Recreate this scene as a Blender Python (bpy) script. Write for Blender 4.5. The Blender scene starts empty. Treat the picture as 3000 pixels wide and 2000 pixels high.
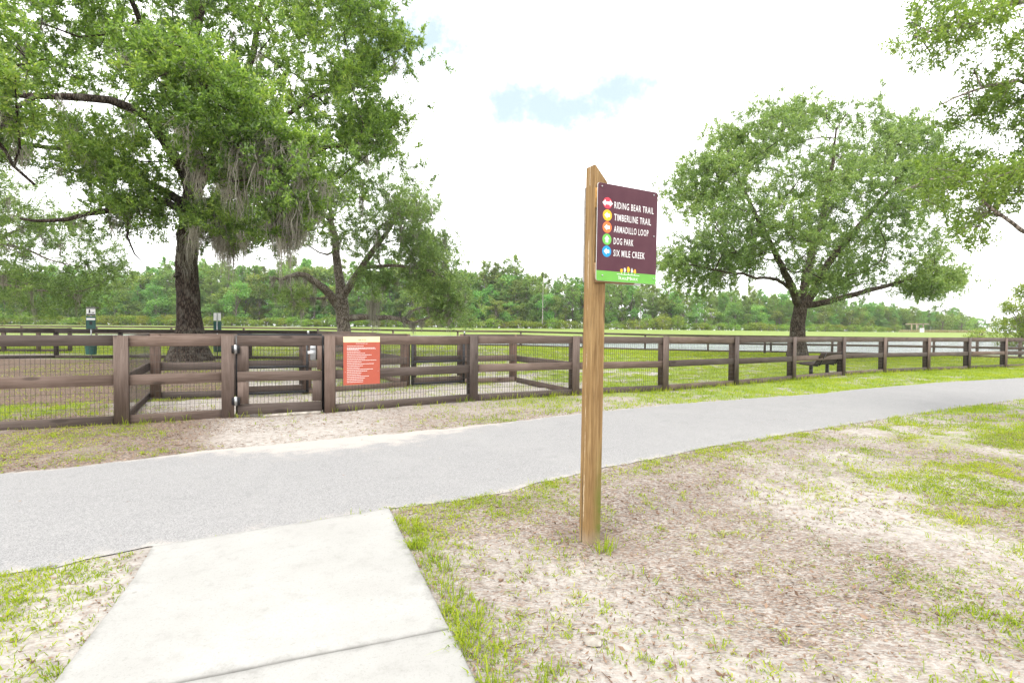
import bpy, bmesh, math, random
import numpy as np
from mathutils import Matrix, Vector

random.seed(7)
RNG = np.random.default_rng(7)
SC = bpy.context.scene
COL = SC.collection

# ------------------------------------------------------------------ camera
FPX = 1500.0                      # focal length in pixels of the 3000 px wide photograph (18 mm)
PITCH = math.atan(37.0 / 1500.0)  # looking slightly down
ROLL = 0.0075
EYE = np.array([0.0, 0.0, 1.3])
FW = np.array([0, math.cos(PITCH), -math.sin(PITCH)])
_U0 = np.array([0, math.sin(PITCH), math.cos(PITCH)])
_R0 = np.array([1.0, 0, 0])
RT = math.cos(ROLL) * _R0 + math.sin(ROLL) * _U0
UP = -math.sin(ROLL) * _R0 + math.cos(ROLL) * _U0
cam_d = bpy.data.cameras.new('camera')
cam_d.lens = 18.0
cam_d.sensor_width = 36.0
cam_d.clip_start = 0.05
cam_d.clip_end = 6000
cam = bpy.data.objects.new('camera', cam_d)
COL.objects.link(cam)
cam.matrix_world = Matrix(((RT[0], UP[0], -FW[0], EYE[0]), (RT[1], UP[1], -FW[1], EYE[1]),
                           (RT[2], UP[2], -FW[2], EYE[2]), (0, 0, 0, 1)))
SC.camera = cam

# ------------------------------------------------------------------ exposure, sky, sun
SC.view_settings.view_transform = 'Standard'
SC.view_settings.look = 'None'
SC.view_settings.gamma = 1.0
SC.view_settings.use_curve_mapping = False
SC.view_settings.exposure = 1.5
SC.render.engine = 'CYCLES'
SC.cycles.max_bounces = 6
SC.cycles.diffuse_bounces = 4
SC.cycles.glossy_bounces = 2
SC.cycles.transmission_bounces = 4
SC.cycles.volume_bounces = 0
SC.cycles.transparent_max_bounces = 6
SC.cycles.use_denoising = True
SC.cycles.denoising_input_passes = 'RGB_ALBEDO_NORMAL'
SC.cycles.denoising_prefilter = 'ACCURATE'

SUN_EL, SUN_AZ = math.radians(62), math.radians(215)   # azimuth clockwise from +Y, behind the camera on the left
world = bpy.data.worlds.new('World')
SC.world = world
world.use_nodes = True


def ray(px, py):
    d = FW + (px - 1500) / FPX * RT - (py - 1000) / FPX * UP
    return d / np.linalg.norm(d)


def build_world():
    nt = world.node_tree
    nt.nodes.clear()
    N, L = nt.nodes.new, nt.links.new
    out = N('ShaderNodeOutputWorld')
    bg = N('ShaderNodeBackground')
    sky = N('ShaderNodeTexSky')
    sky.sky_type = 'NISHITA'
    sky.sun_disc = False
    sky.sun_elevation = SUN_EL
    sky.sun_rotation = SUN_AZ
    sky.air_density = 1.0
    sky.dust_density = 1.5
    tc = N('ShaderNodeTexCoord')

    def math_(op, a, b=None, c=None, clamp=False):
        n = N('ShaderNodeMath')
        n.operation = op
        n.use_clamp = clamp
        for i, v in enumerate((a, b, c)):
            if v is None:
                continue
            if isinstance(v, (int, float)):
                n.inputs[i].default_value = v
            else:
                L(v, n.inputs[i])
        return n.outputs[0]

    def noise(scale, detail, rough=0.55):
        n = N('ShaderNodeTexNoise')
        n.inputs['Scale'].default_value = scale
        n.inputs['Detail'].default_value = detail
        n.inputs['Roughness'].default_value = rough
        L(tc.outputs['Generated'], n.inputs['Vector'])
        return n.outputs['Fac']

    sv = N('ShaderNodeVectorMath')
    sv.operation = 'MULTIPLY'
    sv.inputs[1].default_value = (1, 1, 2.4)
    L(tc.outputs['Generated'], sv.inputs[0])
    n1 = noise(7.0, 9, 0.66)
    # openings of blue between the clouds: two in view, the others spread round the rest of the sky
    gaps = [(ray(1245, 112), 0.24), (ray(1680, 298), 0.27), (ray(1770, 265), 0.20)]
    for az, el, r in ((120, 40, .2), (170, 25, .15), (215, 55, .22), (265, 30, .16), (300, 65, .2), (70, 28, .12), (20, 70, .2)):
        a, e = math.radians(az), math.radians(el)
        gaps.append((np.array([math.sin(a) * math.cos(e), math.cos(a) * math.cos(e), math.sin(e)]), r))
    tot = None
    for d, r in gaps:
        v = N('ShaderNodeVectorMath')
        v.operation = 'DISTANCE'
        L(sv.outputs[0], v.inputs[0])
        v.inputs[1].default_value = (d[0], d[1], d[2] * 2.4)
        g = math_('SUBTRACT', 1.0, math_('DIVIDE', v.outputs['Value'], r))
        tot = g if tot is None else math_('MAXIMUM', tot, g)
    m = math_('ADD', tot, math_('MULTIPLY', math_('SUBTRACT', n1, 0.5), 1.9))
    mr = N('ShaderNodeMapRange')
    mr.interpolation_type = 'SMOOTHSTEP'
    mr.inputs['From Min'].default_value = 0.05
    mr.inputs['From Max'].default_value = 0.85
    L(m, mr.inputs['Value'])
    blue = mr.outputs[0]
    # cloud brightness: thin and thick parts
    n2 = noise(3.2, 5)
    mr2 = N('ShaderNodeMapRange')
    mr2.inputs['From Min'].default_value = 0.32
    mr2.inputs['From Max'].default_value = 0.68
    mr2.inputs['To Min'].default_value = 7.6
    mr2.inputs['To Max'].default_value = 10.6
    L(n2, mr2.inputs['Value'])
    cc = N('ShaderNodeCombineColor')
    L(mr2.outputs[0], cc.inputs[0])
    L(mr2.outputs[0], cc.inputs[1])
    L(math_('MULTIPLY', mr2.outputs[0], 1.005), cc.inputs[2])
    pale = N('ShaderNodeMix')
    pale.data_type = 'RGBA'
    pale.inputs['Factor'].default_value = 0.8
    L(sky.outputs[0], pale.inputs[6])
    pale.inputs[7].default_value = (2.75, 3.25, 3.65, 1)
    mix = N('ShaderNodeMix')
    mix.data_type = 'RGBA'
    L(blue, mix.inputs['Factor'])
    L(cc.outputs[0], mix.inputs[6])
    L(pale.outputs[2], mix.inputs[7])
    L(mix.outputs[2], bg.inputs['Color'])
    bg.inputs['Strength'].default_value = 0.11
    L(bg.outputs[0], out.inputs[0])


build_world()
sun_d = bpy.data.lights.new('sun', 'SUN')
sun_d.energy = 1.1
sun_d.angle = math.radians(22)
sun_d.color = (1.0, 0.955, 0.88)
sun = bpy.data.objects.new('sun', sun_d)
COL.objects.link(sun)
_sd = Vector((math.sin(SUN_AZ) * math.cos(SUN_EL), math.cos(SUN_AZ) * math.cos(SUN_EL), math.sin(SUN_EL)))
sun.rotation_euler = _sd.to_track_quat('Z', 'Y').to_euler()
sun.location = (0, 0, 60)


# ------------------------------------------------------------------ numeric helpers
def smooth(a, b, x):
    t = np.clip((np.asarray(x, float) - a) / (b - a), 0, 1)
    return t * t * (3 - 2 * t)


def _hash(ix, iy, s):
    h = (ix.astype(np.int64) * 374761393 + iy.astype(np.int64) * 668265263 + s * 974711) & 0x7fffffff
    h = ((h ^ (h >> 13)) * 1274126177) & 0x7fffffff
    return ((h ^ (h >> 16)) & 0xffff) / 65535.0


def vnoise(x, y, s=0):
    x = np.asarray(x, float)
    y = np.asarray(y, float)
    ix, iy = np.floor(x), np.floor(y)
    fx, fy = x - ix, y - iy
    fx, fy = fx * fx * (3 - 2 * fx), fy * fy * (3 - 2 * fy)
    a, b = _hash(ix, iy, s), _hash(ix + 1, iy, s)
    c, d = _hash(ix, iy + 1, s), _hash(ix + 1, iy + 1, s)
    return (a * (1 - fx) + b * fx) * (1 - fy) + (c * (1 - fx) + d * fx) * fy


def fbm(x, y, s=0, o=4):
    v, a, n = 0, 0.5, 0
    for i in range(o):
        v = v + a * vnoise(x * 2 ** i, y * 2 ** i, s + i)
        n += a
        a *= 0.5
    return v / n


def in_poly(x, y, poly):
    x = np.asarray(x, float)
    y = np.asarray(y, float)
    ins = np.zeros(x.shape, bool)
    P = np.asarray(poly, float)
    for (x0, y0), (x1, y1) in zip(P, np.roll(P, -1, 0)):
        c = (y0 > y) != (y1 > y)
        ins ^= c & (x < (x1 - x0) * (y - y0) / (y1 - y0 + 1e-12) + x0)
    return ins


def dist_poly(x, y, poly, closed=True):
    x = np.asarray(x, float)
    y = np.asarray(y, float)
    d = np.full(x.shape, 1e9)
    P = np.asarray(poly, float)
    Q = np.roll(P, -1, 0) if closed else P[1:]
    for (x0, y0), (x1, y1) in zip(P, Q):
        ex, ey = x1 - x0, y1 - y0
        t = np.clip(((x - x0) * ex + (y - y0) * ey) / (ex * ex + ey * ey + 1e-12), 0, 1)
        d = np.minimum(d, np.hypot(x - x0 - t * ex, y - y0 - t * ey))
    return d


POND = [(-60, 56), (-40, 49), (-15, 44.6), (0, 42.4), (14, 39.4), (26, 38.2), (36, 38.8), (46, 44), (55, 53), (68, 66), (86, 86), (92, 104), (70, 113), (30, 116),
        (-10, 117), (-45, 116), (-72, 108), (-80, 85), (-74, 68)]
WATER_Z = -0.36


def gz(x, y):
    """terrain height"""
    x = np.asarray(x, float)
    y = np.asarray(y, float)
    z = -0.05 - 0.0045 * np.clip(x, 0, 45)
    z = z + smooth(-4, -22, x) * smooth(24, 40, y) * 0.12
    z = z - .13 * smooth(26, 37.5, y) * smooth(0, 12, x) * smooth(60, 45, y)
    far = smooth(112, 142, y)
    side = smooth(50, 95, x) * smooth(30, 60, y)
    z = z + far * 1.6 * (1 - 0.25 * side) + side * 0.2
    near_pond = (y > 38) & (y < 128) & (np.abs(x) < 110)
    if np.any(near_pond):
        d = dist_poly(x, y, POND)
        s = np.where(in_poly(x, y, POND), d, -d)
        k = smooth(-1.6, 3.0, s)
        z = z * (1 - k) + (-1.6) * k
    return z


def g1(x, y):
    return float(gz(np.array([x]), np.array([y]))[0])


def at(px, py, Z):
    d = FW + (px - 1500) / FPX * RT - (py - 1000) / FPX * UP
    return EYE + d * (Z / d[1])


def ground(px, py):
    d = FW + (px - 1500) / FPX * RT - (py - 1000) / FPX * UP
    z = -0.05
    for _ in range(12):
        p = EYE + d * ((z - EYE[2]) / d[2])
        z = g1(p[0], p[1])
    return p


def to_px(P):
    q = np.asarray(P, float) - EYE
    w = q @ FW
    return 1500 + FPX * (q @ RT) / w, 1000 - FPX * (q @ UP) / w


# ------------------------------------------------------------------ object helpers
ROOT_LOC = {}


def mesh_from(name, V, Fs, smooth_=False):
    """V (n,3); Fs a list of (m,k) index arrays"""
    me = bpy.data.meshes.new(name)
    V = np.ascontiguousarray(V, np.float32)
    if not isinstance(Fs, (list, tuple)):
        Fs = [Fs]
    Fs = [np.asarray(f, np.int32) for f in Fs if len(f)]
    loops = np.concatenate([f.ravel() for f in Fs])
    tot = np.concatenate([np.full(len(f), f.shape[1], np.int32) for f in Fs])
    start = np.concatenate(([0], np.cumsum(tot)[:-1])).astype(np.int32)
    me.vertices.add(len(V))
    me.vertices.foreach_set('co', V.ravel())
    me.loops.add(len(loops))
    me.loops.foreach_set('vertex_index', loops)
    me.polygons.add(len(tot))
    me.polygons.foreach_set('loop_start', start)
    me.polygons.foreach_set('loop_total', tot)
    if smooth_:
        me.polygons.foreach_set('use_smooth', np.ones(len(tot), bool))
    me.update(calc_edges=True)
    return me


def link(name, me, mat=None, parent=None, M=None, kind=None, label=None):
    o = bpy.data.objects.new(name, me)
    COL.objects.link(o)
    if mat is not None and me is not None and len(me.materials) == 0:
        me.materials.append(mat)
    if M is not None:
        o.matrix_world = M
    if parent is not None:
        o.parent = parent
        if parent.name in ROOT_LOC:
            o.matrix_parent_inverse = ROOT_LOC[parent.name].inverted()
    if kind:
        o['kind'] = kind
    if label:
        o['label'] = label
    ROOT_LOC[o.name] = M if M is not None else Matrix()
    return o


def thing(name, label, cat, loc=(0, 0, 0), group=None):
    M = Matrix.Translation(Vector([float(v) for v in loc]))
    o = link(name, None, M=M)
    o['label'] = label
    o['category'] = cat
    if group:
        o['group'] = group
    return o


def tag(o, label, cat=None, group=None, kind=None):
    o['label'] = label
    if cat:
        o['category'] = cat
    if group:
        o['group'] = group
    if kind:
        o['kind'] = kind
    return o


def copy_tree(o, M, label=None, parent=None):
    """copy of a thing and its parts, moved to M"""
    c = o.copy()
    COL.objects.link(c)
    if parent is None:
        c.matrix_world = M
    else:
        c.parent = parent
    if label:
        c['label'] = label
    for ch in KIDS.get(o.name, []):
        k = ch.copy()
        COL.objects.link(k)
        k.parent = c
    return c


KIDS = {}


def frame(o, ex, ey, ez):
    return Matrix(((ex[0], ey[0], ez[0], o[0]), (ex[1], ey[1], ez[1], o[1]), (ex[2], ey[2], ez[2], o[2]), (0, 0, 0, 1)))


def nrm(v):
    v = np.asarray(v, float)
    return v / (np.linalg.norm(v) + 1e-12)


def prism_mesh(name, lx, ly, lz, ch=0.004, rough=0.0, seed=0):
    """a board: length lx along X centred, thickness ly, height lz, chamfered long edges"""
    ch = min(ch, ly * .3, lz * .3)
    a, b = ly / 2, lz / 2
    sec = [(-a + ch, -b), (a - ch, -b), (a, -b + ch), (a, b - ch), (a - ch, b), (-a + ch, b), (-a, b - ch), (-a, -b + ch)]
    r = random.Random(seed)
    V = []
    for x in (-lx / 2, lx / 2):
        for (y, z) in sec:
            V.append((x + r.uniform(-1, 1) * rough, y, z + r.uniform(-1, 1) * rough * .5))
    q = [(i, (i + 1) % 8, 8 + (i + 1) % 8, 8 + i) for i in range(8)]
    return mesh_from(name, V, [np.array(q), np.array([[7, 6, 5, 4, 3, 2, 1, 0], [8, 9, 10, 11, 12, 13, 14, 15]])])


_bseed = [0]


def board(name, parent, p0, p1, height, thick, mat, up=(0, 0, 1), ch=0.004, label=None):
    """a plank from p0 to p1 (centre line)"""
    p0, p1 = np.asarray(p0, float), np.asarray(p1, float)
    ex = nrm(p1 - p0)
    ey = nrm(np.cross(np.asarray(up, float), ex))
    ez = np.cross(ex, ey)
    _bseed[0] += 1
    me = prism_mesh(name, float(np.linalg.norm(p1 - p0)), thick, height, ch, 0.003, _bseed[0])
    return link(name, me, mat, parent, frame((p0 + p1) / 2, ex, ey, ez), label=label)


def tube_arrays(pts, radii, n=6, cap=True, v0=0):
    pts = np.asarray(pts, float)
    k = len(pts)
    T = np.gradient(pts, axis=0)
    T /= np.linalg.norm(T, axis=1)[:, None] + 1e-9
    ref = np.array([0.31, 0.17, 0.93]) if abs(T[0][2]) < 0.9 else np.array([1.0, 0.1, 0])
    A = np.cross(T, ref)
    A /= np.linalg.norm(A, axis=1)[:, None] + 1e-9
    B = np.cross(T, A)
    th = np.arange(n) * 2 * np.pi / n
    V = pts[:, None, :] + np.asarray(radii)[:, None, None] * (np.cos(th)[None, :, None] * A[:, None, :] + np.sin(th)[None, :, None] * B[:, None, :])
    V = V.reshape(-1, 3)
    i = np.arange(k - 1)[:, None] * n
    j = np.arange(n)[None, :]
    jn = (j + 1) % n
    Q = np.stack([i + j, i + jn, i + n + jn, i + n + j], -1).reshape(-1, 4) + v0
    return V, Q


def tube(name, pts, radii, mat, parent=None, n=10, smooth_=True, kind=None):
    V, Q = tube_arrays(pts, radii, n)
    k = len(pts)
    caps = np.array([list(range(n))[::-1], list(range((k - 1) * n, k * n))])
    return link(name, mesh_from(name, V, [Q, caps], smooth_), mat, parent, Matrix(), kind=kind)


def bm_obj(name, bm, mat, parent=None, M=None, smooth_=False, label=None):
    me = bpy.data.meshes.new(name)
    bm.to_mesh(me)
    bm.free()
    if smooth_:
        me.polygons.foreach_set('use_smooth', np.ones(len(me.polygons), bool))
    return link(name, me, mat, parent, M or Matrix(), label=label)


def poly_plate(name, pts2, thick, M, mat, parent, bevel=0.0):
    """a flat outline in local XZ, front face at y=0 looking to -Y, thickness to +Y"""
    bm = bmesh.new()
    vs = [bm.verts.new((p[0], 0, p[1])) for p in pts2]
    f = bm.faces.new(vs)
    bmesh.ops.recalc_face_normals(bm, faces=[f])
    if f.normal.y > 0:
        f.normal_flip()
    r = bmesh.ops.extrude_face_region(bm, geom=[f])
    bmesh.ops.translate(bm, vec=(0, thick, 0), verts=[g for g in r['geom'] if isinstance(g, bmesh.types.BMVert)])
    bmesh.ops.recalc_face_normals(bm, faces=bm.faces)
    return bm_obj(name, bm, mat, parent, M)


def text_mesh(name, body, x, z, w, h, M, mat, parent, y=-0.0006, bold=0.0, align='LEFT'):
    """flat lettering fitted into a box w x h whose lower left corner is (x, z) in the plate's plane"""
    cu = bpy.data.curves.new(name, 'FONT')
    cu.body = body
    cu.size = 1.0
    cu.offset = bold
    cu.resolution_u = 2
    cu.space_character = 1.14
    t = bpy.data.objects.new(name, cu)
    COL.objects.link(t)
    dg = bpy.context.evaluated_depsgraph_get()
    me = bpy.data.meshes.new_from_object(t.evaluated_get(dg))
    bpy.data.objects.remove(t)
    bpy.data.curves.remove(cu)
    n = len(me.vertices)
    co = np.zeros(n * 3, np.float32)
    me.vertices.foreach_get('co', co)
    co = co.reshape(-1, 3)
    mn, mx = co.min(0), co.max(0)
    out = np.zeros_like(co)
    out[:, 0] = x + (co[:, 0] - mn[0]) / (mx[0] - mn[0]) * w
    out[:, 2] = z + (co[:, 1] - mn[1]) / (mx[1] - mn[1]) * h
    out[:, 1] = y
    me.vertices.foreach_set('co', out.ravel())
    me.update()
    me.materials.clear()
    return link(name, me, mat, parent, M)


# ------------------------------------------------------------------ materials
class NT:
    def __init__(self, name):
        self.m = bpy.data.materials.new(name)
        self.m.use_nodes = True
        self.t = self.m.node_tree
        self.t.nodes.clear()
        self.out = self.n('ShaderNodeOutputMaterial')

    def n(self, typ, **kw):
        nd = self.t.nodes.new(typ)
        for k, v in kw.items():
            setattr(nd, k, v)
        return nd

    def l(self, a, b):
        self.t.links.new(a, b)

    def put(self, sock, v):
        if isinstance(v, bpy.types.NodeSocket):
            self.l(v, sock)
        elif isinstance(v, (tuple, list)) and sock.type == 'RGBA' and len(v) == 3:
            sock.default_value = (*v, 1)
        else:
            sock.default_value = v

    def math(self, op, a, b=0.0, clamp=False):
        nd = self.n('ShaderNodeMath', operation=op, use_clamp=clamp)
        self.put(nd.inputs[0], a)
        self.put(nd.inputs[1], b)
        return nd.outputs[0]

    def coord(self, which='Object', scale=(1, 1, 1), rnd=0.0):
        c = self.n('ShaderNodeTexCoord').outputs[which]
        m = self.n('ShaderNodeMapping')
        m.inputs['Scale'].default_value = scale
        self.l(c, m.inputs['Vector'])
        if rnd:
            oi = self.n('ShaderNodeObjectInfo')
            k = self.n('ShaderNodeCombineXYZ')
            for i in range(3):
                self.l(self.math('MULTIPLY', oi.outputs['Random'], rnd * (1 + i * 1.7)), k.inputs[i])
            self.l(k.outputs[0], m.inputs['Location'])
        return m.outputs[0]

    def world_pos(self, scale=(1, 1, 1)):
        g = self.n('ShaderNodeNewGeometry').outputs['Position']
        m = self.n('ShaderNodeMapping')
        m.inputs['Scale'].default_value = scale
        self.l(g, m.inputs['Vector'])
        return m.outputs[0]

    def noise(self, vec, scale, detail=4, rough=0.55, dist=0.0):
        nd = self.n('ShaderNodeTexNoise')
        self.l(vec, nd.inputs['Vector'])
        nd.inputs['Scale'].default_value = scale
        nd.inputs['Detail'].default_value = detail
        nd.inputs['Roughness'].default_value = rough
        nd.inputs['Distortion'].default_value = dist
        return nd.outputs['Fac']

    def vor(self, vec, scale, feature='F1', out='Distance'):
        nd = self.n('ShaderNodeTexVoronoi', feature=feature)
        self.l(vec, nd.inputs['Vector'])
        nd.inputs['Scale'].default_value = scale
        return nd.outputs[out]

    def ramp(self, fac, stops, interp='LINEAR'):
        nd = self.n('ShaderNodeValToRGB')
        nd.color_ramp.interpolation = interp
        e = nd.color_ramp.elements
        while len(e) < len(stops):
            e.new(0.5)
        for i, (p, c) in enumerate(stops):
            e[i].position = p
            e[i].color = (*c, 1) if len(c) == 3 else c
        self.l(fac, nd.inputs[0])
        return nd.outputs[0]

    def step(self, fac, a, b, lo=0.0, hi=1.0):
        nd = self.n('ShaderNodeMapRange', interpolation_type='SMOOTHSTEP')
        self.l(fac, nd.inputs['Value'])
        nd.inputs['From Min'].default_value = a
        nd.inputs['From Max'].default_value = b
        nd.inputs['To Min'].default_value = lo
        nd.inputs['To Max'].default_value = hi
        return nd.outputs[0]

    def mix(self, f, a, b, blend='MIX'):
        nd = self.n('ShaderNodeMix', data_type='RGBA', blend_type=blend)
        self.put(nd.inputs[0], f)
        self.put(nd.inputs[6], a)
        self.put(nd.inputs[7], b)
        return nd.outputs[2]

    def bump(self, h, strength=0.4, dist=0.01):
        nd = self.n('ShaderNodeBump')
        nd.inputs['Strength'].default_value = strength
        nd.inputs['Distance'].default_value = dist
        self.l(h, nd.inputs['Height'])
        return nd.outputs[0]

    def principled(self, col, rough=0.8, normal=None, metal=0.0, spec=0.3):
        p = self.n('ShaderNodeBsdfPrincipled')
        self.put(p.inputs['Base Color'], col)
        self.put(p.inputs['Roughness'], rough)
        p.inputs['Metallic'].default_value = metal
        p.inputs['Specular IOR Level'].default_value = spec
        if normal is not None:
            self.l(normal, p.inputs['Normal'])
        return p.outputs[0]

    def done(self, sh):
        self.l(sh, self.out.inputs['Surface'])
        return self.m


def mat_plain(name, col, rough=0.5, metal=0.0, spec=0.4, wear=0.12):
    k = NT(name)
    v = k.coord('Object', rnd=9)
    n = k.noise(v, 14, 4)
    c = k.mix(k.step(n, .35, .7), [x * (1 - wear) for x in col], [min(1, x * (1 + wear)) for x in col])
    return k.done(k.principled(c, rough, None, metal, spec))


def mat_wood(name, dark, mid, light, rough=0.72, grain=1.0, knots=True):
    """long grain along the local X axis of each board"""
    k = NT(name)
    v = k.coord('Object', (1.0, 1, 1), rnd=37)
    sv = k.n('ShaderNodeMapping')
    sv.inputs['Scale'].default_value = (0.9, 14, 14)
    k.l(v, sv.inputs['Vector'])
    g = k.noise(sv.outputs[0], 3.0, 6, 0.62, 0.6)
    fs = k.n('ShaderNodeMapping')
    fs.inputs['Scale'].default_value = (2.5, 90, 90)
    k.l(v, fs.inputs['Vector'])
    fine = k.noise(fs.outputs[0], 2.2, 3, 0.6)
    blot = k.noise(v, 1.6, 4)
    c = k.ramp(g, [(0.28, dark), (0.5, mid), (0.75, light)])
    c = k.mix(k.step(fine, .58, .8, 0, .4), c, [x * .55 for x in dark])
    c = k.mix(k.step(blot, .45, .75, 0, .55), c, [x * 1.15 for x in light])
    oi = k.n('ShaderNodeObjectInfo')
    hv = k.n('ShaderNodeHueSaturation')
    k.l(c, hv.inputs['Color'])
    k.l(k.math('ADD', k.math('MULTIPLY', oi.outputs['Random'], .62), .72), hv.inputs['Value'])
    k.l(k.math('ADD', k.math('MULTIPLY', oi.outputs['Random'], .3), .85), hv.inputs['Saturation'])
    c = hv.outputs[0]
    if knots:
        kn = k.n('ShaderNodeMapping')
        kn.inputs['Scale'].default_value = (1.5, 5.5, 5.5)
        k.l(v, kn.inputs['Vector'])
        d = k.vor(kn.outputs[0], 0.9)
        c = k.mix(k.step(d, .09, .17, .6, 0), c, [x * .35 for x in dark])
    h = k.math('ADD', k.math('MULTIPLY', g, .6), k.math('MULTIPLY', fine, .5))
    return k.done(k.principled(c, rough, k.bump(h, 0.55, 0.004), spec=.25))


def mat_leaf(name, cols, trans=0.45, rough=0.45, spec=0.35, patch=0.35, tint=None, objrnd=0.0):
    k = NT(name)
    geo = k.n('ShaderNodeNewGeometry')
    r = geo.outputs['Random Per Island']
    n = k.noise(geo.outputs['Position'], patch, 3)
    f = k.math('ADD', k.math('MULTIPLY', r, .62), k.math('MULTIPLY', k.step(n, .3, .7), .38))
    c = k.ramp(f, cols)
    if objrnd:
        oi = k.n('ShaderNodeObjectInfo')
        hv = k.n('ShaderNodeHueSaturation')
        k.l(c, hv.inputs['Color'])
        k.l(k.math('ADD', k.math('MULTIPLY', oi.outputs['Random'], objrnd), 1 - objrnd * .5), hv.inputs['Value'])
        k.l(k.math('ADD', k.math('MULTIPLY', oi.outputs['Random'], .075), .45), hv.inputs['Hue'])
        c = hv.outputs[0]
    p = k.principled(c, rough, spec=spec)
    tr = k.n('ShaderNodeBsdfTranslucent')
    tc = k.mix(1.0, c, (1.12, 1.2, .6), 'MULTIPLY')
    k.l(tc, tr.inputs['Color'])
    ms = k.n('ShaderNodeMixShader')
    ms.inputs[0].default_value = trans
    k.l(p, ms.inputs[1])
    k.l(tr.outputs[0], ms.inputs[2])
    return k.done(ms.outputs[0])


def mat_bark(name, dark, light, scale=1.0, lichen=0.25):
    k = NT(name)
    v = k.world_pos((1, 1, .28))
    n = k.noise(v, 9 * scale, 6, .65, .4)
    vo = k.vor(v, 16 * scale, 'DISTANCE_TO_EDGE')
    f = k.math('ADD', k.math('MULTIPLY', n, .7), k.math('MULTIPLY', k.step(vo, 0, .25), .35))
    c = k.ramp(f, [(.3, [x * .35 for x in dark]), (.5, dark), (.8, light)])
    ln = k.noise(k.world_pos(), 2.2 * scale, 5, .6)
    c = k.mix(k.step(ln, .52, .68, 0, lichen), c, (.36, .35, .30))
    return k.done(k.principled(c, .9, k.bump(f, .9, .03), spec=.15))


M_FENCE = mat_wood('stained_fence_wood', (.070, .049, .038), (.102, .075, .062), (.142, .108, .092))
M_POST = mat_wood('dark_post_wood', (.026, .018, .014), (.050, .036, .029), (.082, .060, .049))
M_POST_RED = mat_wood('reddish_post_wood', (.075, .043, .029), (.135, .083, .059), (.19, .126, .096))
M_FENCE_DK = mat_wood('dark_and_shaded_wood', (.022, .016, .014), (.046, .034, .029), (.075, .056, .048))  # dark bench and marker wood; on the fence behind the oak it paints shade
M_POSTWOOD = mat_wood('treated_pine', (.20, .105, .030), (.33, .185, .062), (.46, .29, .12), .7)
M_WIRE = mat_plain('weathered_wire', (.060, .054, .048), .6, .2)
M_BLACK = mat_plain('black_steel', (.012, .012, .014), .4)
M_STEEL = mat_plain('steel', (.42, .43, .44), .35, .85)
M_WHITE = mat_plain('white_print', (.80, .80, .79), .5, wear=.02)
M_GREYPL = mat_plain('grey_plastic', (.55, .56, .57), .4, wear=.06)
M_LATCH = mat_plain('latch_grey', (.30, .31, .32), .4, .3)
M_GREEN_BOX = mat_plain('green_powder_coat', (.020, .085, .070), .4)
M_BARK = mat_bark('oak_bark', (.036, .026, .020), (.095, .074, .058), 1.0, .16)
M_BARK_MID = mat_bark('grey_oak_bark', (.062, .047, .037), (.145, .115, .092), 1.0, .25)
M_BARK2 = mat_bark('pale_oak_bark', (.165, .135, .11), (.35, .30, .26), 1.0, .5)
M_PINEBARK = mat_bark('pine_bark', (.17, .135, .11), (.32, .27, .23), .5, .2)


def mat_moss():
    k = NT('spanish_moss')
    geo = k.n('ShaderNodeNewGeometry')
    c = k.ramp(geo.outputs['Random Per Island'], [(0, (.22, .205, .165)), (.5, (.34, .32, .265)), (1, (.46, .435, .37))])
    p = k.principled(c, .95, spec=.05)
    tr = k.n('ShaderNodeBsdfTranslucent')
    k.l(c, tr.inputs['Color'])
    ms = k.n('ShaderNodeMixShader')
    ms.inputs[0].default_value = .4
    k.l(p, ms.inputs[1])
    k.l(tr.outputs[0], ms.inputs[2])
    return k.done(ms.outputs[0])


M_MOSS = mat_moss()
L_OAK = mat_leaf('oak_leaves', [(0, (.036, .080, .018)), (.4, (.135, .225, .052)), (.75, (.27, .385, .09)), (1, (.44, .51, .13))], .52, .32, .6)
L_OAK2 = mat_leaf('pale_oak_leaves', [(0, (.068, .118, .042)), (.4, (.175, .265, .09)), (.75, (.29, .385, .135)), (1, (.42, .49, .18))], .46, .36, .55)
L_NEAR = mat_leaf('near_oak_leaves', [(0, (.075, .125, .034)), (.4, (.155, .235, .055)), (.8, (.24, .33, .075)), (1, (.35, .43, .10))], .52, .38, .5)
L_BROAD = mat_leaf('forest_leaves', [(0, (.055, .125, .040)), (.45, (.140, .255, .070)), (.8, (.245, .37, .09)), (1, (.36, .47, .12))], .4, .6, .15, .12, objrnd=.5)
L_PINE = mat_leaf('pine_needles', [(0, (.090, .185, .058)), (.5, (.18, .31, .088)), (1, (.30, .43, .125))], .4, .6, .15, .12, objrnd=.35)
L_VINE = mat_leaf('vine_leaves', [(0, (.09, .16, .03)), (.5, (.19, .29, .05)), (1, (.32, .40, .07))], .45, .6, .15, .3, objrnd=.3)
L_YEL = mat_leaf('yellow_green_leaves', [(0, (.09, .15, .025)), (.5, (.18, .24, .035)), (1, (.30, .34, .06))], .5, .6, .15, .4)
L_GRASS = mat_leaf('grass_blades', [(0, (.13, .20, .024)), (.4, (.27, .35, .032)), (.75, (.39, .44, .045)), (1, (.50, .49, .09))], .5, .6, .12, 1.1)
L_DRY = mat_leaf('dry_leaves', [(0, (.065, .036, .023)), (.35, (.16, .096, .063)), (.7, (.26, .178, .126)), (1, (.40, .31, .24))], .12, .6, .2, 2.0)
L_REED = mat_leaf('dry_reeds', [(0, (.20, .17, .09)), (.5, (.33, .29, .17)), (1, (.42, .38, .24))], .3, .7, .1, .3)

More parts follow.
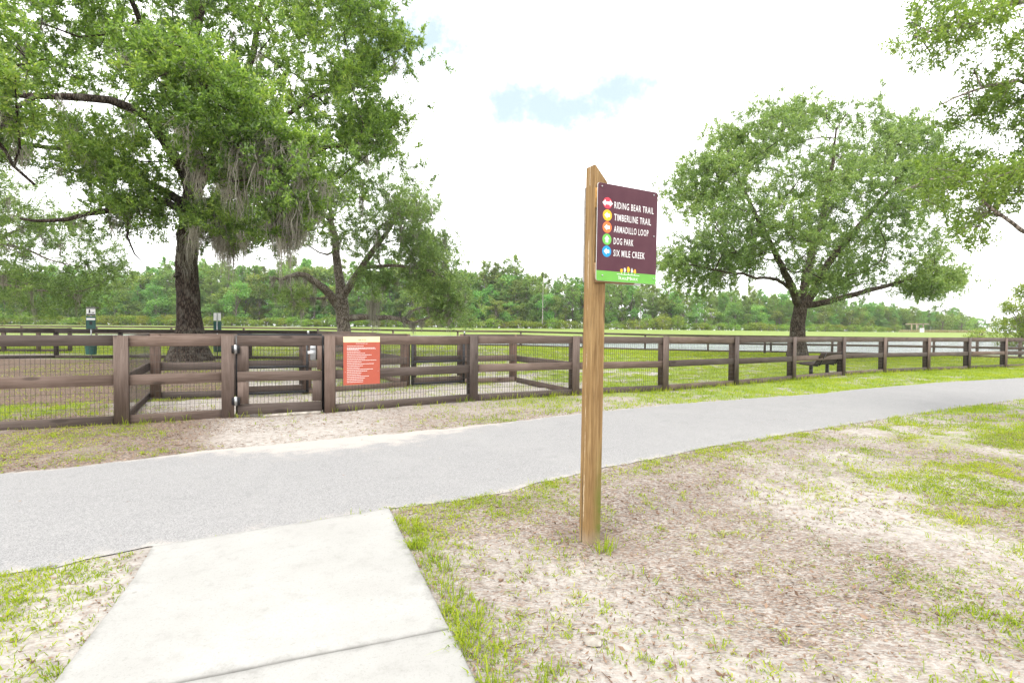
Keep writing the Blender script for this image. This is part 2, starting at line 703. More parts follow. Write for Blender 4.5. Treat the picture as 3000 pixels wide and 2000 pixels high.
# ------------------------------------------------------------------ layout on the ground, read from the photograph
NEAR_EDGE = [(-900, 1800), (0, 1691), (249, 1640), (446, 1602), (702, 1567), (957, 1525), (1141, 1490), (1327, 1468), (1500, 1436), (1698, 1388), (1770, 1369),
             (1935, 1340), (2100, 1306), (2352, 1264), (2596, 1226), (2813, 1193), (3000, 1169), (3300, 1132), (3700, 1098)]
FAR_EDGE = [(-900, 1440), (0, 1388), (255, 1367), (408, 1343), (574, 1324), (765, 1305), (957, 1288), (1148, 1270), (1440, 1243), (1707, 1210), (1955, 1186),
            (2189, 1168), (2399, 1154), (2489, 1143), (2744, 1121), (3000, 1107), (3300, 1091), (3700, 1072)]


def resample(P, n):
    P = np.asarray(P, float)
    s = np.concatenate(([0], np.cumsum(np.linalg.norm(np.diff(P, axis=0), axis=1))))
    t = np.linspace(0, s[-1], n)
    Q = np.stack([np.interp(t, s, P[:, i]) for i in range(P.shape[1])], 1)
    for _ in range(3):
        Q[1:-1] = .25 * Q[:-2] + .5 * Q[1:-1] + .25 * Q[2:]
    return Q


pn = resample([ground(*p)[:2] for p in NEAR_EDGE], 240)
pf = resample([ground(*p)[:2] for p in FAR_EDGE], 240)
PATH_POLY = np.concatenate([pn, pf[::-1]])
_slab = [ground(*p)[:2] for p in ((1141, 1496), (1318, 1853), (95, 2099), (389, 1704), (446, 1608))]
_dside = nrm(_slab[1] - _slab[0])
_back_r = _slab[1] + _dside * 1.55
_back_l = _slab[2] + nrm(_slab[2] - _slab[3]) * 1.55
SLAB_POLY = np.array([_slab[0], _slab[1], _back_r, _back_l, _slab[2], _slab[3], _slab[4]])

# front fence line: pixel x, foot y, pixel height of the 1.22 m boards
FRONT_PX = [(357, 1243, 262), (668, 1225, 242), (966, 1210, 227), (1387, 1175, 192.5), (1686, 1154.7, 174.3), (1948.6, 1145, 160), (2156, 1130, 143),
            (2325.6, 1115, 127.5), (2471, 1102, 113.4), (2591, 1094, 104.6), (2720, 1088.3, 98.3), (2839, 1083.2, 92.4), (2946, 1077.8, 87.6)]
FRONT = []
for x, foot, h in FRONT_PX:
    p = at(x, foot, 1.22 * FPX / h)
    FRONT.append(np.array([p[0], p[1]]))
_d0 = nrm(FRONT[0] - FRONT[1])
FRONT_L = FRONT[0] + nrm(FRONT[0] - at(0, 1262, 6.46)[:2]) * -2.4
_dl = FRONT[-1] - FRONT[-2]
FRONT_R1 = FRONT[-1] + _dl
FRONT_R2 = FRONT_R1 + _dl
_fl = np.array([FRONT_L - (FRONT[0] - FRONT_L) * 3, FRONT_L] + FRONT + [FRONT_R1, FRONT_R2, FRONT_R2 + _dl * 10])


def beyond_fence(x, y):
    """signed distance in y past the front fence line"""
    return y - np.interp(x, _fl[:, 0], _fl[:, 1])


def cover(x, y):
    """how much grass, how much leaf litter and how much bare pale sand at ground points"""
    x = np.asarray(x, float)
    y = np.asarray(y, float)
    P = np.stack([x, np.maximum(y, .8), np.full(x.shape, -.05)], -1)
    px, py = to_px(P)
    patch = fbm(x * 1.1, y * 1.1, 11, 4)
    patch2 = fbm(x * 3.1, y * 3.1, 23, 3)
    big = fbm(x * .35, y * .35, 31, 3)
    b = beyond_fence(x, y)
    dpath = dist_poly(x, y, PATH_POLY)
    inpath = in_poly(x, y, PATH_POLY)
    dslab = dist_poly(x, y, SLAB_POLY)
    side_near = (~inpath) & (y < np.interp(x, pn[:, 0], pn[:, 1]))
    # near side of the path
    rightw = smooth(2250, 2950, px) * (1 - .6 * smooth(1650, 1950, py))
    gr = .10 + .62 * rightw + .34 * smooth(.75, .1, dpath) + .36 * smooth(.6, .05, dslab) * (px > 900) + .22 * (px < 450)
    gr = gr + .18 * smooth(1250, 1150, px) + .2 * smooth(1900, 1500, px) * smooth(1700, 1500, py)
    gr = gr * (.22 + 1.5 * smooth(.43, .64, patch * .4 + patch2 * .6)) + .12
    li = .56 + .22 * smooth(.35, .7, fbm(x * .9 + 40, y * .9, 5, 4)) - .2 * smooth(.5, .7, big)
    li = li - .2 * (px < 450)
    # verge between path and fence
    ap = smooth(560, 700, px) * (1 - smooth(1010, 1180, px))
    gv = .34 * smooth(700, 400, px) + .03 * ap + smooth(1040, 1500, px) * .55 + .75 * smooth(1500, 2100, px)
    gv = gv * (.35 + 1.2 * smooth(.36, .62, patch * .5 + patch2 * .5))
    lv = .95 * smooth(760, 480, px) + .25 * ap + .42 * smooth(1050, 1250, px) * smooth(2000, 1500, px) + .18
    # inside the fences
    sandpatch = smooth(.52, .66, fbm(x * .33 + 9, y * .5 + 3, 77, 4))
    gi = .95 - .7 * sandpatch * smooth(22, 14, y)
    vest = smooth(2.9, 2.3, b) * (px < 1720)
    gi = np.where(px < 1500, gi * .55, gi)
    gi = gi * (1 - vest * .62) * (.45 + .9 * smooth(.35, .6, patch2))
    left_in = (px < 700) & (vest < .5) | (px < 330)
    gi = np.where(left_in, np.where(b < 3.0, .95, np.where(y < 20.5, .16, .8)) * (.3 + 1.2 * smooth(.4, .62, patch2)), gi)
    li_in = np.where(left_in, np.where(y < 20.8, np.where(b < 2.6, .8, 1.0), .3), .12 + .4 * vest * (px < 1250))
    G = np.where(side_near, gr, np.where(b > 0, gi, gv))
    Lt = np.where(side_near, li, np.where(b > 0, li_in, lv))
    S = np.where(side_near, smooth(.42, .62, fbm(x * .8 + 5, y * .8, 91, 4)), np.where(b > 0, np.where(left_in, .0, sandpatch + vest * .5), .35 + .6 * ap))
    out = inpath | in_poly(x, y, SLAB_POLY)
    G = np.where(out, 0, G)
    Lt = np.where(out, 0, Lt)
    return np.clip(G, 0, 1), np.clip(Lt, 0, 1), np.clip(S, 0, 1)


def axis(dense0, dense1, step, lo, hi, grow=1.13):
    a = list(np.arange(dense0, dense1, step))
    s = step
    while a[-1] < hi:
        s *= grow
        a.append(a[-1] + s)
    s = step
    while a[0] > lo:
        s *= grow
        a.insert(0, a[0] - s)
    a[0], a[-1] = max(a[0], lo - 30), min(a[-1], hi + 30)
    return np.array(a)


def build_ground():
    xs = axis(-9, 10, .13, -650, 650)
    ys = axis(.6, 14, .13, -180, 800)
    X, Y = np.meshgrid(xs, ys)
    x, y = X.ravel(), Y.ravel()
    z = gz(x, y)
    near = smooth(60, 20, np.hypot(x, y))
    hard = in_poly(x, y, PATH_POLY) | in_poly(x, y, SLAB_POLY)
    dh = np.minimum(dist_poly(x, y, PATH_POLY), dist_poly(x, y, SLAB_POLY))
    amp = smooth(0, .5, dh) * near
    z = z + np.where(hard, -.03 * smooth(0, .2, dh), amp * ((fbm(x * 1.3, y * 1.3, 3, 3) - .5) * .05 + (fbm(x * 5, y * 5, 8, 2) - .5) * .02))
    V = np.stack([x, y, z], 1)
    nx, ny = len(xs), len(ys)
    i = (np.arange(ny - 1)[:, None] * nx + np.arange(nx - 1)[None, :]).ravel()
    me = mesh_from('ground', V, np.stack([i, i + 1, i + nx + 1, i + nx], 1), True)
    G, Lt, S = cover(x, y)
    far = smooth(30, 48, y)
    G = G * (1 - far) + far * .95
    Lt = Lt * (1 - far)
    S = S * (1 - far)
    # the sandy cart path on the far bank
    cp = smooth(2.2, 1.2, dist_poly(x, y, CART, False))
    G = G * (1 - cp)
    S = np.maximum(S, cp)
    at_ = me.color_attributes.new('cover', 'FLOAT_COLOR', 'POINT')
    at_.data.foreach_set('color', np.stack([G, Lt, S, G * (.30 + .70 * smooth(5, 16, np.hypot(x, y)))], 1).astype(np.float32).ravel())
    k = NT('sandy_ground')
    a = k.n('ShaderNodeVertexColor', layer_name='cover')
    sp = k.n('ShaderNodeSeparateColor')
    k.l(a.outputs[0], sp.inputs[0])
    w = k.world_pos()
    n1 = k.noise(w, 1.7, 5)
    n2 = k.noise(w, 14, 5, .65)
    n3 = k.noise(w, 70, 3, .7)
    sand = k.ramp(n2, [(.3, (.215, .197, .178)), (.55, (.305, .284, .260)), (.75, (.395, .372, .345))])
    sand = k.mix(k.step(n3, .5, .72, 0, .5), sand, (.15, .122, .102))
    dirt = k.ramp(n2, [(.3, (.058, .042, .031)), (.6, (.112, .085, .067)), (.8, (.18, .143, .116))])
    def flecks(ang, sc):
        m = k.n('ShaderNodeMapping')
        m.inputs['Rotation'].default_value = (0, 0, ang)
        m.inputs['Scale'].default_value = (sc, sc * 2.6, sc)
        k.l(w, m.inputs['Vector'])
        b = k.n('ShaderNodeRGBToBW')
        k.l(k.vor(m.outputs[0], 1.0, 'F1', 'Color'), b.inputs[0])
        return b.outputs[0]
    lf = k.step(k.math('ADD', sp.outputs[1], k.math('ADD', k.math('MULTIPLY', n1, .5), k.math('MULTIPLY', n2, .4))), 1.02, 1.5, 0, .85)
    c = k.mix(lf, sand, dirt)
    for ang, sc in ((.4, 42), (1.7, 55), (2.6, 70)):
        fb = flecks(ang, sc)
        amt = k.math('MULTIPLY', k.math('ADD', k.math('MULTIPLY', sp.outputs[1], .75), .15), k.step(fb, .60, .66))
        c = k.mix(amt, c, k.ramp(fb, [(.60, (.07, .045, .032)), (.70, (.15, .096, .067)), (.80, (.26, .19, .145))], 'CONSTANT'))
    c = k.mix(k.math('MULTIPLY', k.step(n1, .6, .75, 0, .45), k.math('SUBTRACT', 1.0, sp.outputs[0], True)), c, (.17, .15, .135))
    c = k.mix(k.math('MULTIPLY', sp.outputs[2], k.step(n2, .3, .6, .2, .7)), c, (.385, .363, .335))
    lawn = k.ramp(k.math('ADD', k.math('MULTIPLY', n2, .5), k.math('MULTIPLY', n1, .5)),
                  [(.35, (.105, .17, .024)), (.5, (.16, .232, .034)), (.68, (.235, .272, .055))])
    gf = k.step(k.math('ADD', a.outputs[1], k.math('MULTIPLY', k.math('SUBTRACT', n2, .5), .7)), .38, .85, 0, .85)
    c = k.mix(gf, c, lawn)
    h = k.math('ADD', k.math('MULTIPLY', n2, .6), k.math('MULTIPLY', n3, .5))
    me.materials.append(k.done(k.principled(c, .95, k.bump(h, .7, .02), spec=.1)))
    o = link('ground', me, None, None, Matrix(), 'structure')
    tag(o, 'sandy ground with leaf litter and patchy grass')
    return o


CART = [at(880, 956, 150)[:2], at(905, 955, 146)[:2], at(935, 960, 128)[:2], at(950, 965, 121)[:2]]
build_ground()


def build_path():
    n, m = len(pn), 18
    t = np.linspace(0, 1, m)
    jn = (fbm(np.arange(n) * .9, np.zeros(n), 4, 3) - .5) * .10
    jf = (fbm(np.arange(n) * .9, np.zeros(n) + 7, 5, 3) - .5) * .16
    V, E = [], []
    for i in range(n):
        d = nrm(pf[i] - pn[i])
        a, b = pn[i] + d * jn[i], pf[i] + d * jf[i]
        for tt in t:
            q = a + (b - a) * tt
            crown = .022 * (1 - (2 * tt - 1) ** 6) + .004
            V.append((q[0], q[1], g1(q[0], q[1]) + crown))
            E.append(min(tt, 1 - tt))
    i = (np.arange(n - 1)[:, None] * m + np.arange(m - 1)[None, :]).ravel()
    me = mesh_from('asphalt_path', np.array(V), np.stack([i, i + m, i + m + 1, i + 1], 1)[:, ::-1], True)
    E = np.array(E)
    P = np.array(V)
    px, py = to_px(P)
    sandy = np.exp(-E / .055) * .5
    sandy = sandy + np.exp(-((px - 1000) / 420) ** 2) * np.tile(smooth(.45, 1.0, t), n) * .9
    a = me.color_attributes.new('edge', 'FLOAT_COLOR', 'POINT')
    a.data.foreach_set('color', np.stack([sandy, E, E, np.ones_like(E)], 1).astype(np.float32).ravel())
    k = NT('weathered_asphalt')
    at_ = k.n('ShaderNodeVertexColor', layer_name='edge')
    sp = k.n('ShaderNodeSeparateColor')
    k.l(at_.outputs[0], sp.inputs[0])
    w = k.world_pos()
    agg = k.vor(w, 210, 'F1', 'Color')
    bw = k.n('ShaderNodeRGBToBW')
    k.l(agg, bw.inputs[0])
    n1 = k.noise(w, 1.1, 5)
    n5 = k.noise(w, 5, 5, .65)
    n2 = k.noise(w, 75, 4, .75)
    c = k.ramp(bw.outputs[0], [(.1, (.145, .144, .145)), (.5, (.225, .222, .222)), (.9, (.31, .305, .30))])
    c = k.mix(k.step(n2, .55, .8, 0, .55), c, (.11, .11, .112))
    c = k.mix(k.step(n1, .4, .72, 0, .35), c, (.265, .26, .255))
    c = k.mix(k.step(n5, .52, .78, 0, .3), c, (.14, .14, .142))
    sf = k.step(k.math('ADD', k.math('ADD', sp.outputs[0], k.math('MULTIPLY', k.math('SUBTRACT', n5, .5), 1.3)), k.math('MULTIPLY', k.math('SUBTRACT', n2, .5), .9)), .3, .8, 0, .85)
    c = k.mix(sf, c, (.37, .34, .31))
    h = k.math('ADD', k.math('MULTIPLY', bw.outputs[0], .6), k.math('MULTIPLY', n2, .6))
    me.materials.append(k.done(k.principled(c, .9, k.bump(h, .35, .006), spec=.2)))
    tag(link('asphalt_path', me, None, None, Matrix(), 'structure'), 'weathered grey asphalt path curving past the fence')


build_path()


def mat_concrete():
    k = NT('broomed_concrete')
    w = k.world_pos()
    n1 = k.noise(w, 1.6, 5)
    n2 = k.noise(w, 9, 6, .7)
    n3 = k.noise(w, 120, 3, .7)
    c = k.ramp(n1, [(.3, (.275, .271, .257)), (.6, (.315, .311, .297))])
    c = k.mix(k.step(n2, .5, .75, 0, .45), c, (.205, .20, .187))
    c = k.mix(k.step(n3, .52, .75, 0, .4), c, (.165, .16, .148))
    v = k.vor(w, 3.1)
    c = k.mix(k.step(v, .02, .05, .45, 0), c, (.15, .135, .12))
    n4 = k.noise(w, 38, 5, .75)
    c = k.mix(k.step(n4, .56, .74, 0, .5), c, (.185, .18, .167))
    at_ = k.n('ShaderNodeVertexColor', layer_name='grime')
    sp = k.n('ShaderNodeSeparateColor')
    k.l(at_.outputs[0], sp.inputs[0])
    f = k.step(k.math('ADD', sp.outputs[0], k.math('MULTIPLY', k.math('SUBTRACT', n2, .5), 1.0)), .45, 1.0, 0, .6)
    c = k.mix(f, c, (.14, .136, .126))
    h = k.math('ADD', k.math('MULTIPLY', n3, .5), k.math('MULTIPLY', n2, .5))
    return k.done(k.principled(c, .9, k.bump(h, .35, .004), spec=.2))


M_CONC = mat_concrete()


def slab_mesh(poly):
    """concrete slab with a chamfered, slightly worn rim and a gridded top"""
    P = np.asarray(poly, float)
    c = P.mean(0)
    rings = []
    dens = []
    for (a, b) in zip(P, np.roll(P, -1, 0)):
        n = max(2, int(np.linalg.norm(b - a) / .08))
        for i in range(n):
            dens.append(a + (b - a) * i / n)
    dens = np.array(dens)
    n = len(dens)
    V, R = [], []
    wob = (fbm(np.arange(n) * .8, np.zeros(n), 2, 3) - .5) * .012
    steps = [(-.002, -.14), (0, .014), (.004, .020), (.010, .022), (.12, .022), (.3, .022), (.7, .022)]
    for k, (ins, h) in enumerate(steps):
        for i, q in enumerate(dens):
            d = c - q
            r = np.linalg.norm(d)
            p = q + d / r * min(ins + (wob[i] if k < 3 else 0), r * .95)
            V.append((p[0], p[1], g1(p[0], p[1]) + h))
            R.append(float(np.exp(-max(ins, 0) / .03)))
    F = []
    for k in range(len(steps) - 1):
        for i in range(n):
            j = (i + 1) % n
            F.append((k * n + i, k * n + j, (k + 1) * n + j, (k + 1) * n + i))
    ctr = len(V)
    V.append((c[0], c[1], g1(*c) + .022))
    R.append(0)
    T = [((len(steps) - 1) * n + i, (len(steps) - 1) * n + (i + 1) % n, ctr) for i in range(n)]
    me = mesh_from('concrete_slab', V, [np.array(F), np.array(T)])
    a = me.color_attributes.new('grime', 'FLOAT_COLOR', 'POINT')
    a.data.foreach_set('color', np.repeat(np.array(R, np.float32), 4))
    return me


sw = link('sidewalk', None, M=Matrix(), kind='structure')
tag(sw, 'pale concrete walk meeting the asphalt path')
_j = nrm(_slab[2] - _slab[1])
_p = nrm(_back_r - _slab[1]) * .003
link('concrete_slab', slab_mesh([_slab[0], _slab[1] - _p, _slab[2] - _p, _slab[3], _slab[4]]), M_CONC, sw, Matrix())
link('concrete_slab', slab_mesh([_slab[1] + _p, _back_r, _back_l, _slab[2] + _p]), M_CONC, sw, Matrix())


def build_pond():
    P = np.array(POND, float)
    c = P.mean(0)
    V = [(c[0] + (p[0] - c[0]) * 1.06, c[1] + (p[1] - c[1]) * 1.08, WATER_Z) for p in P]
    me = mesh_from('pond_water', V, np.array([list(range(len(V)))]))
    k = NT('pond_water')
    w = k.world_pos((.55, 1.5, 1))
    h = k.math('ADD', k.noise(w, .9, 4, .6), k.math('MULTIPLY', k.noise(w, 5, 3, .6), .4))
    me.materials.append(k.done(k.principled((.17, .20, .22), .12, k.bump(h, 1.0, .45), spec=1.0)))
    tag(link('pond_water', me, None, None, Matrix(), 'structure'), 'pale rippled pond reflecting the bright sky')


build_pond()


# ------------------------------------------------------------------ grass, litter
def blades(B, h, w, lean, n_per, spread, segs):
    """grass tufts at B (n,3)"""
    n = len(B)
    B = np.repeat(B, n_per, 0)
    m = len(B)
    off = RNG.normal(0, 1, (m, 2)) * spread
    B = B.copy()
    B[:, :2] += off
    hh = h * RNG.uniform(.45, 1.25, m)
    az = RNG.uniform(0, 2 * np.pi, m)
    d = np.stack([np.cos(az), np.sin(az)], 1)
    d = d * .6 + off / (np.linalg.norm(off, axis=1)[:, None] + 1e-6) * .6
    ln = hh * lean * RNG.uniform(.3, 1.5, m)
    ta = RNG.uniform(0, np.pi, m)
    s = np.stack([np.cos(ta), np.sin(ta), np.zeros(m)], 1) * (w * RNG.uniform(.6, 1.3, m))[:, None]
    mid = B.copy()
    mid[:, :2] += d * (ln * .35)[:, None]
    mid[:, 2] += hh * .6
    tip = B.copy()
    tip[:, :2] += d * ln[:, None]
    tip[:, 2] += hh * np.clip(1.1 - .45 * ln / hh, .25, 1)
    if segs == 2:
        V = np.stack([B - s, B + s, mid + s * .8, mid - s * .8, tip], 1).reshape(-1, 3)
        i = np.arange(m)[:, None] * 5
        return V, [i + np.array([0, 1, 2, 3]), i + np.array([3, 2, 4])]
    V = np.stack([B - s, B + s, tip], 1).reshape(-1, 3)
    return V, [np.arange(m)[:, None] * 3 + np.array([0, 1, 2])]


def merge(parts):
    Vs, Fq, o = [], [], 0
    for V, Fs in parts:
        for f in Fs:
            Fq.append(f + o)
        Vs.append(V)
        o += len(V)
    by = {}
    for f in Fq:
        by.setdefault(f.shape[1], []).append(f)
    return np.concatenate(Vs), [np.concatenate(v) for v in by.values()]


def scatter(n, x0, x1, y0, y1, power=1.0):
    x = RNG.uniform(x0, x1, n)
    y = y0 + (y1 - y0) * RNG.uniform(0, 1, n) ** power
    P = np.stack([x, y, gz(x, y)], 1)
    px, py = to_px(P)
    k = (px > -260) & (px < 3260) & (py < 2250)
    return P[k]


def build_grass():
    parts = []
    P = scatter(170000, -7, 9, .9, 7.6)
    G, Lt, S = cover(P[:, 0], P[:, 1])
    k = (RNG.uniform(0, 1, len(P)) < G ** 1.3 * .5) & (beyond_fence(P[:, 0], P[:, 1]) < .3)
    Q = P[k]
    parts.append(blades(Q, .027, .0028, 1.6, 7, .020, 2))
    sel = Q[RNG.uniform(0, 1, len(Q)) < .035]
    parts.append(blades(sel, .070, .0028, 1.1, 6, .018, 2))
    P = scatter(255000, -16, 26, 5.2, 25, 1.15)
    G, Lt, S = cover(P[:, 0], P[:, 1])
    b = beyond_fence(P[:, 0], P[:, 1])
    k = (RNG.uniform(0, 1, len(P)) < G ** 1.25 * .75) & ((P[:, 1] > 7.0) | (b > -.1))
    Q = P[k]
    parts.append(blades(Q, .062, .0052, .7, 4, .03, 1))
    # tufts left standing along the foot of the fence boards
    ft = []
    for a, c in zip(_fl[2:-2], _fl[3:-1]):
        m = int(np.linalg.norm(c - a) * 30)
        t = RNG.uniform(0, 1, m)
        q = a[None] + (c - a)[None] * t[:, None] + RNG.normal(0, .05, (m, 2))
        ft.append(q)
    q = np.concatenate(ft)
    G, Lt, S = cover(q[:, 0], q[:, 1] - .3)
    q = q[RNG.uniform(0, 1, len(q)) < .1 + G * .9]
    parts.append(blades(np.stack([q[:, 0], q[:, 1], gz(q[:, 0], q[:, 1])], 1), .12, .004, .5, 6, .03, 2))
    # loose tuft at the foot of the sign post and along the walk's edge
    tp = np.array([ground(1768, 1618), ground(1775, 1625), ground(1785, 1615), ground(1757, 1622)])
    parts.append(blades(tp, .13, .003, .8, 14, .022, 2))
    e = SLAB_POLY[0] + (SLAB_POLY[2] - SLAB_POLY[0]) * RNG.uniform(0, 1, (260, 1)) * np.array([[1, 1]])
    t = RNG.uniform(0, 1, 260)[:, None]
    e = SLAB_POLY[0] + (SLAB_POLY[2] - SLAB_POLY[0]) * t + np.array([_dside[1], -_dside[0]]) * -RNG.uniform(-.01, .16, (260, 1))
    e = e[~in_poly(e[:, 0], e[:, 1], SLAB_POLY)]
    e = e[fbm(e[:, 0] * 4, e[:, 1] * 4, 55, 2) > .47]
    parts.append(blades(np.stack([e[:, 0], e[:, 1], gz(e[:, 0], e[:, 1])], 1), .06, .0026, 1.1, 9, .02, 2))
    V, F = merge(parts)
    tag(link('grass', mesh_from('grass', V, F), L_GRASS, None, Matrix(), 'stuff'), 'patchy yellow green grass on the sandy verge and lawn')
    # lawn further off inside the fences and on the near bank of the pond
    P = scatter(125000, -34, 40, 24, 43, .9)
    G, Lt, S = cover(P[:, 0], P[:, 1])
    k = (RNG.uniform(0, 1, len(P)) < G) & (P[:, 2] > -.27)
    V, F = blades(P[k], .06, .016, .6, 3, .09, 1)
    tag(link('lawn_grass', mesh_from('lawn_grass', V, F), L_GRASS, None, Matrix(), 'stuff'), 'bright short lawn grass between the fences by the pond')


build_grass()


def build_litter():
    A = scatter(400000, -7, 9, .9, 8.6)
    G, Lt, S = cover(A[:, 0], A[:, 1])
    A = A[RNG.uniform(0, 1, len(A)) < Lt ** 1.4 * .80]
    B = scatter(190000, -16, 12, 5.2, 21.5, 1.2)
    G, Lt, S = cover(B[:, 0], B[:, 1])
    B = B[(RNG.uniform(0, 1, len(B)) < Lt ** 1.3 * .7) & (beyond_fence(B[:, 0], B[:, 1]) > -2.5) & (B[:, 1] > 6.5)]
    C = scatter(900, -5, 6, 1.0, 9)     # a few on the paving
    C = C[in_poly(C[:, 0], C[:, 1], PATH_POLY) | in_poly(C[:, 0], C[:, 1], SLAB_POLY)][:75]
    C[:, 2] += .034
    P = np.concatenate([A, B, C])
    n = len(P)
    L = RNG.uniform(.006, .030, n) * np.where(RNG.uniform(0, 1, n) < .08, 1.6, 1)
    L[len(A):len(A) + len(B)] *= 1.35
    W = L * RNG.uniform(.16, .42, n)
    a = RNG.uniform(0, 2 * np.pi, n)
    tl = RNG.normal(0, .25, n)
    ax = np.stack([np.cos(a), np.sin(a), tl], 1)
    sd = np.stack([-np.sin(a), np.cos(a), RNG.normal(0, .35, n)], 1)
    up = np.array([0, 0, 1.0])
    curl = L * RNG.uniform(-.05, .3, n)
    P = P + up * RNG.uniform(.003, .012, n)[:, None]
    V = np.stack([P - ax * L[:, None] * .5 + up * (curl * .6)[:, None], P + sd * W[:, None] * .5,
                  P + ax * L[:, None] * .5 + up * (curl * .8)[:, None], P - sd * W[:, None] * .5 + up * (W * .2)[:, None]], 1).reshape(-1, 3)
    F = np.arange(n)[:, None] * 4 + np.array([0, 1, 2, 3])
    parts = [(V, [F])]
    # small twigs
    T = scatter(2600, -6, 8, 1.0, 8)
    G, Lt, S = cover(T[:, 0], T[:, 1])
    T = T[RNG.uniform(0, 1, len(T)) < Lt * .6]
    for q in T:
        ln, an = RNG.uniform(.04, .16), RNG.uniform(0, 6.28)
        d = np.array([math.cos(an), math.sin(an), RNG.normal(0, .04)])
        e = np.array([-d[1], d[0], 0]) * RNG.normal(0, .02)
        Vt, Qt = tube_arrays([q + up * .006, q + d * ln * .5 + e + up * .01, q + d * ln + up * .008], [.0022, .002, .001], 3)
        parts.append((Vt, [Qt]))
    V, F = merge(parts)
    tag(link('leaf_litter', mesh_from('leaf_litter', V, F), L_DRY, None, Matrix(), 'stuff'), 'dry brown oak leaves and twigs scattered on the sand')


build_litter()


def stone(px, py, r, label):
    p = ground(px, py)
    bm = bmesh.new()
    bmesh.ops.create_icosphere(bm, subdivisions=2, radius=1)
    for v in bm.verts:
        k = 1 + random.uniform(-.22, .22)
        v.co = Vector((v.co.x * r * 1.25 * k, v.co.y * r * .9 * k, v.co.z * r * .6 * k))
    o = bm_obj('stone', bm, M_STONE, None, Matrix.Translation(Vector((p[0], p[1], p[2] + r * .25))))
    tag(o, label, 'stone')


M_STONE = mat_plain('limestone', (.33, .30, .26), .9, wear=.3)
stone(1763, 1697, .020, 'small white stone lying in the litter before the sign post')
stone(1737, 1885, .032, 'larger pale flat stone half sunk in the sand')
stone(2307, 1513, .014, 'tiny cream pebble on the bare sandy patch')

# ------------------------------------------------------------------ fences
FH = 1.22


def v3(p, z):
    return np.array([p[0], p[1], z])


def wire_mesh(parent, a, b, za, zb, z0=.03, z1=1.12, dx=.051, dz=.102, r=.0023, jitter=.004):
    """welded wire panel between ground points a and b"""
    a, b = np.asarray(a, float), np.asarray(b, float)
    L = np.linalg.norm(b - a)
    parts = []
    n = int(L / dx)
    for i in range(1, n):
        t = i / n + random.uniform(-1, 1) * jitter / L
        p = a + (b - a) * t
        z = za + (zb - za) * t
        V, Q = tube_arrays([v3(p, z + z0), v3(p, z + z1)], [r, r], 3)
        parts.append((V, [Q]))
    m = int((z1 - z0) / dz)
    for i in range(m + 1):
        z = z0 + i * dz
        V, Q = tube_arrays([v3(a, za + z), v3(b, zb + z)], [r, r], 3)
        parts.append((V, [Q]))
    V, F = merge(parts)
    return link('wire_mesh', mesh_from('wire_mesh', V, F), M_WIRE, parent, Matrix())


def fence(name, label, pts, front=True, mat=None, wires=True, batten=True, post_w=.10, lift=None, group=None, low=True, batten_w=.165, skip=(), post_mat=None, wire_r=.0022):
    """post and board fence; pts are ground points of the front of the posts, boards on the -normal side"""
    mat = mat or M_FENCE
    pts = [np.asarray(p, float) for p in pts]
    o = thing(name, label, 'fence', v3(pts[0], g1(*pts[0])), group)
    n = len(pts)
    tang = []
    for i in range(n):
        d = pts[min(i + 1, n - 1)] - pts[max(i - 1, 0)]
        tang.append(nrm(d))
    sgn = 1.0 if front else -1.0
    for i, p in enumerate(pts):
        nb = np.array([-tang[i][1], tang[i][0]]) * sgn      # away from the viewer's side
        z = g1(*p)
        c = p + nb * (.045 + post_w / 2)
        if not (i in skip):
            j = random.uniform(-.006, .006)
            board('post', o, v3(c, z - .05), v3(c + nb * j, z + FH - .012), post_w, post_w, post_mat or mat, up=v3(nb, 0), ch=.006)
        if batten:
            q = p - nb * .012
            board('face_board', o, v3(q, z + .002), v3(q, z + FH + random.uniform(-.006, .004)), batten_w, .022, mat, up=v3(tang[i], 0), ch=.003)
    for i in range(n - 1):
        a, b = pts[i], pts[i + 1]
        d = nrm(b - a)
        nb = np.array([-d[1], d[0]]) * sgn
        za, zb = g1(*a), g1(*b)
        e = d * .004
        for (zt, hh) in ((FH - .078, .145), (FH - .54 - .0725, .145)) + (((.065, .125),) if low else ()):
            s = random.uniform(-.005, .005)
            board('rail', o, v3(a + nb * .021 + e, za + zt + s), v3(b + nb * .021 - e, zb + zt + s + random.uniform(-.004, .004)), hh, .036, mat)
        if wires:
            wire_mesh(o, a + nb * .0425, b + nb * .0425, za, zb, r=wire_r)
    return o


fence('wooden_fence', 'brown board fence with wire mesh on the hinge side of the entrance gate', [FRONT_L - (FRONT[0] - FRONT_L), FRONT_L, FRONT[0], FRONT[1]], post_mat=M_POST, post_w=.12)
fence('wooden_fence', 'long brown board fence with wire mesh curving along the asphalt path', FRONT[2:] + [FRONT_R1, FRONT_R2], post_mat=M_POST, post_w=.13, wire_r=.0030)


def gp(px, py):
    return ground(px, py)[:2]


# vestibule behind the entrance gate
V_L = gp(432, 1170)
V_G1a = gp(683, 1164)
V_G1b = gp(905, 1155)
V_M = gp(1193, 1133)
V_G2b = gp(1362, 1124)
V_C = gp(1508, 1118)
bk = lambda p, q, d: p + nrm(np.array([-(q - p)[1], (q - p)[0]])) * d
fence('wooden_fence', 'short brown side fence running back from the boarded post left of the gate', [FRONT[0] + nrm(V_L - FRONT[0]) * .18, V_L], False, batten=False, skip=(0,), post_w=.16, post_mat=M_POST_RED)
fence('wooden_fence', 'short brown fence between the vestibule corner and the first inner gate', [V_L, V_G1a], True, batten=False, skip=(0,))
fence('wooden_fence', 'brown fence panel between the two inner gates of the vestibule', [V_G1b, V_M], True, batten=False, post_w=.15, post_mat=M_POST_RED)
fence('wooden_fence', 'short brown fence from the second inner gate to the vestibule corner post', [V_G2b, V_C], True, batten=False, post_w=.15, post_mat=M_POST_RED)
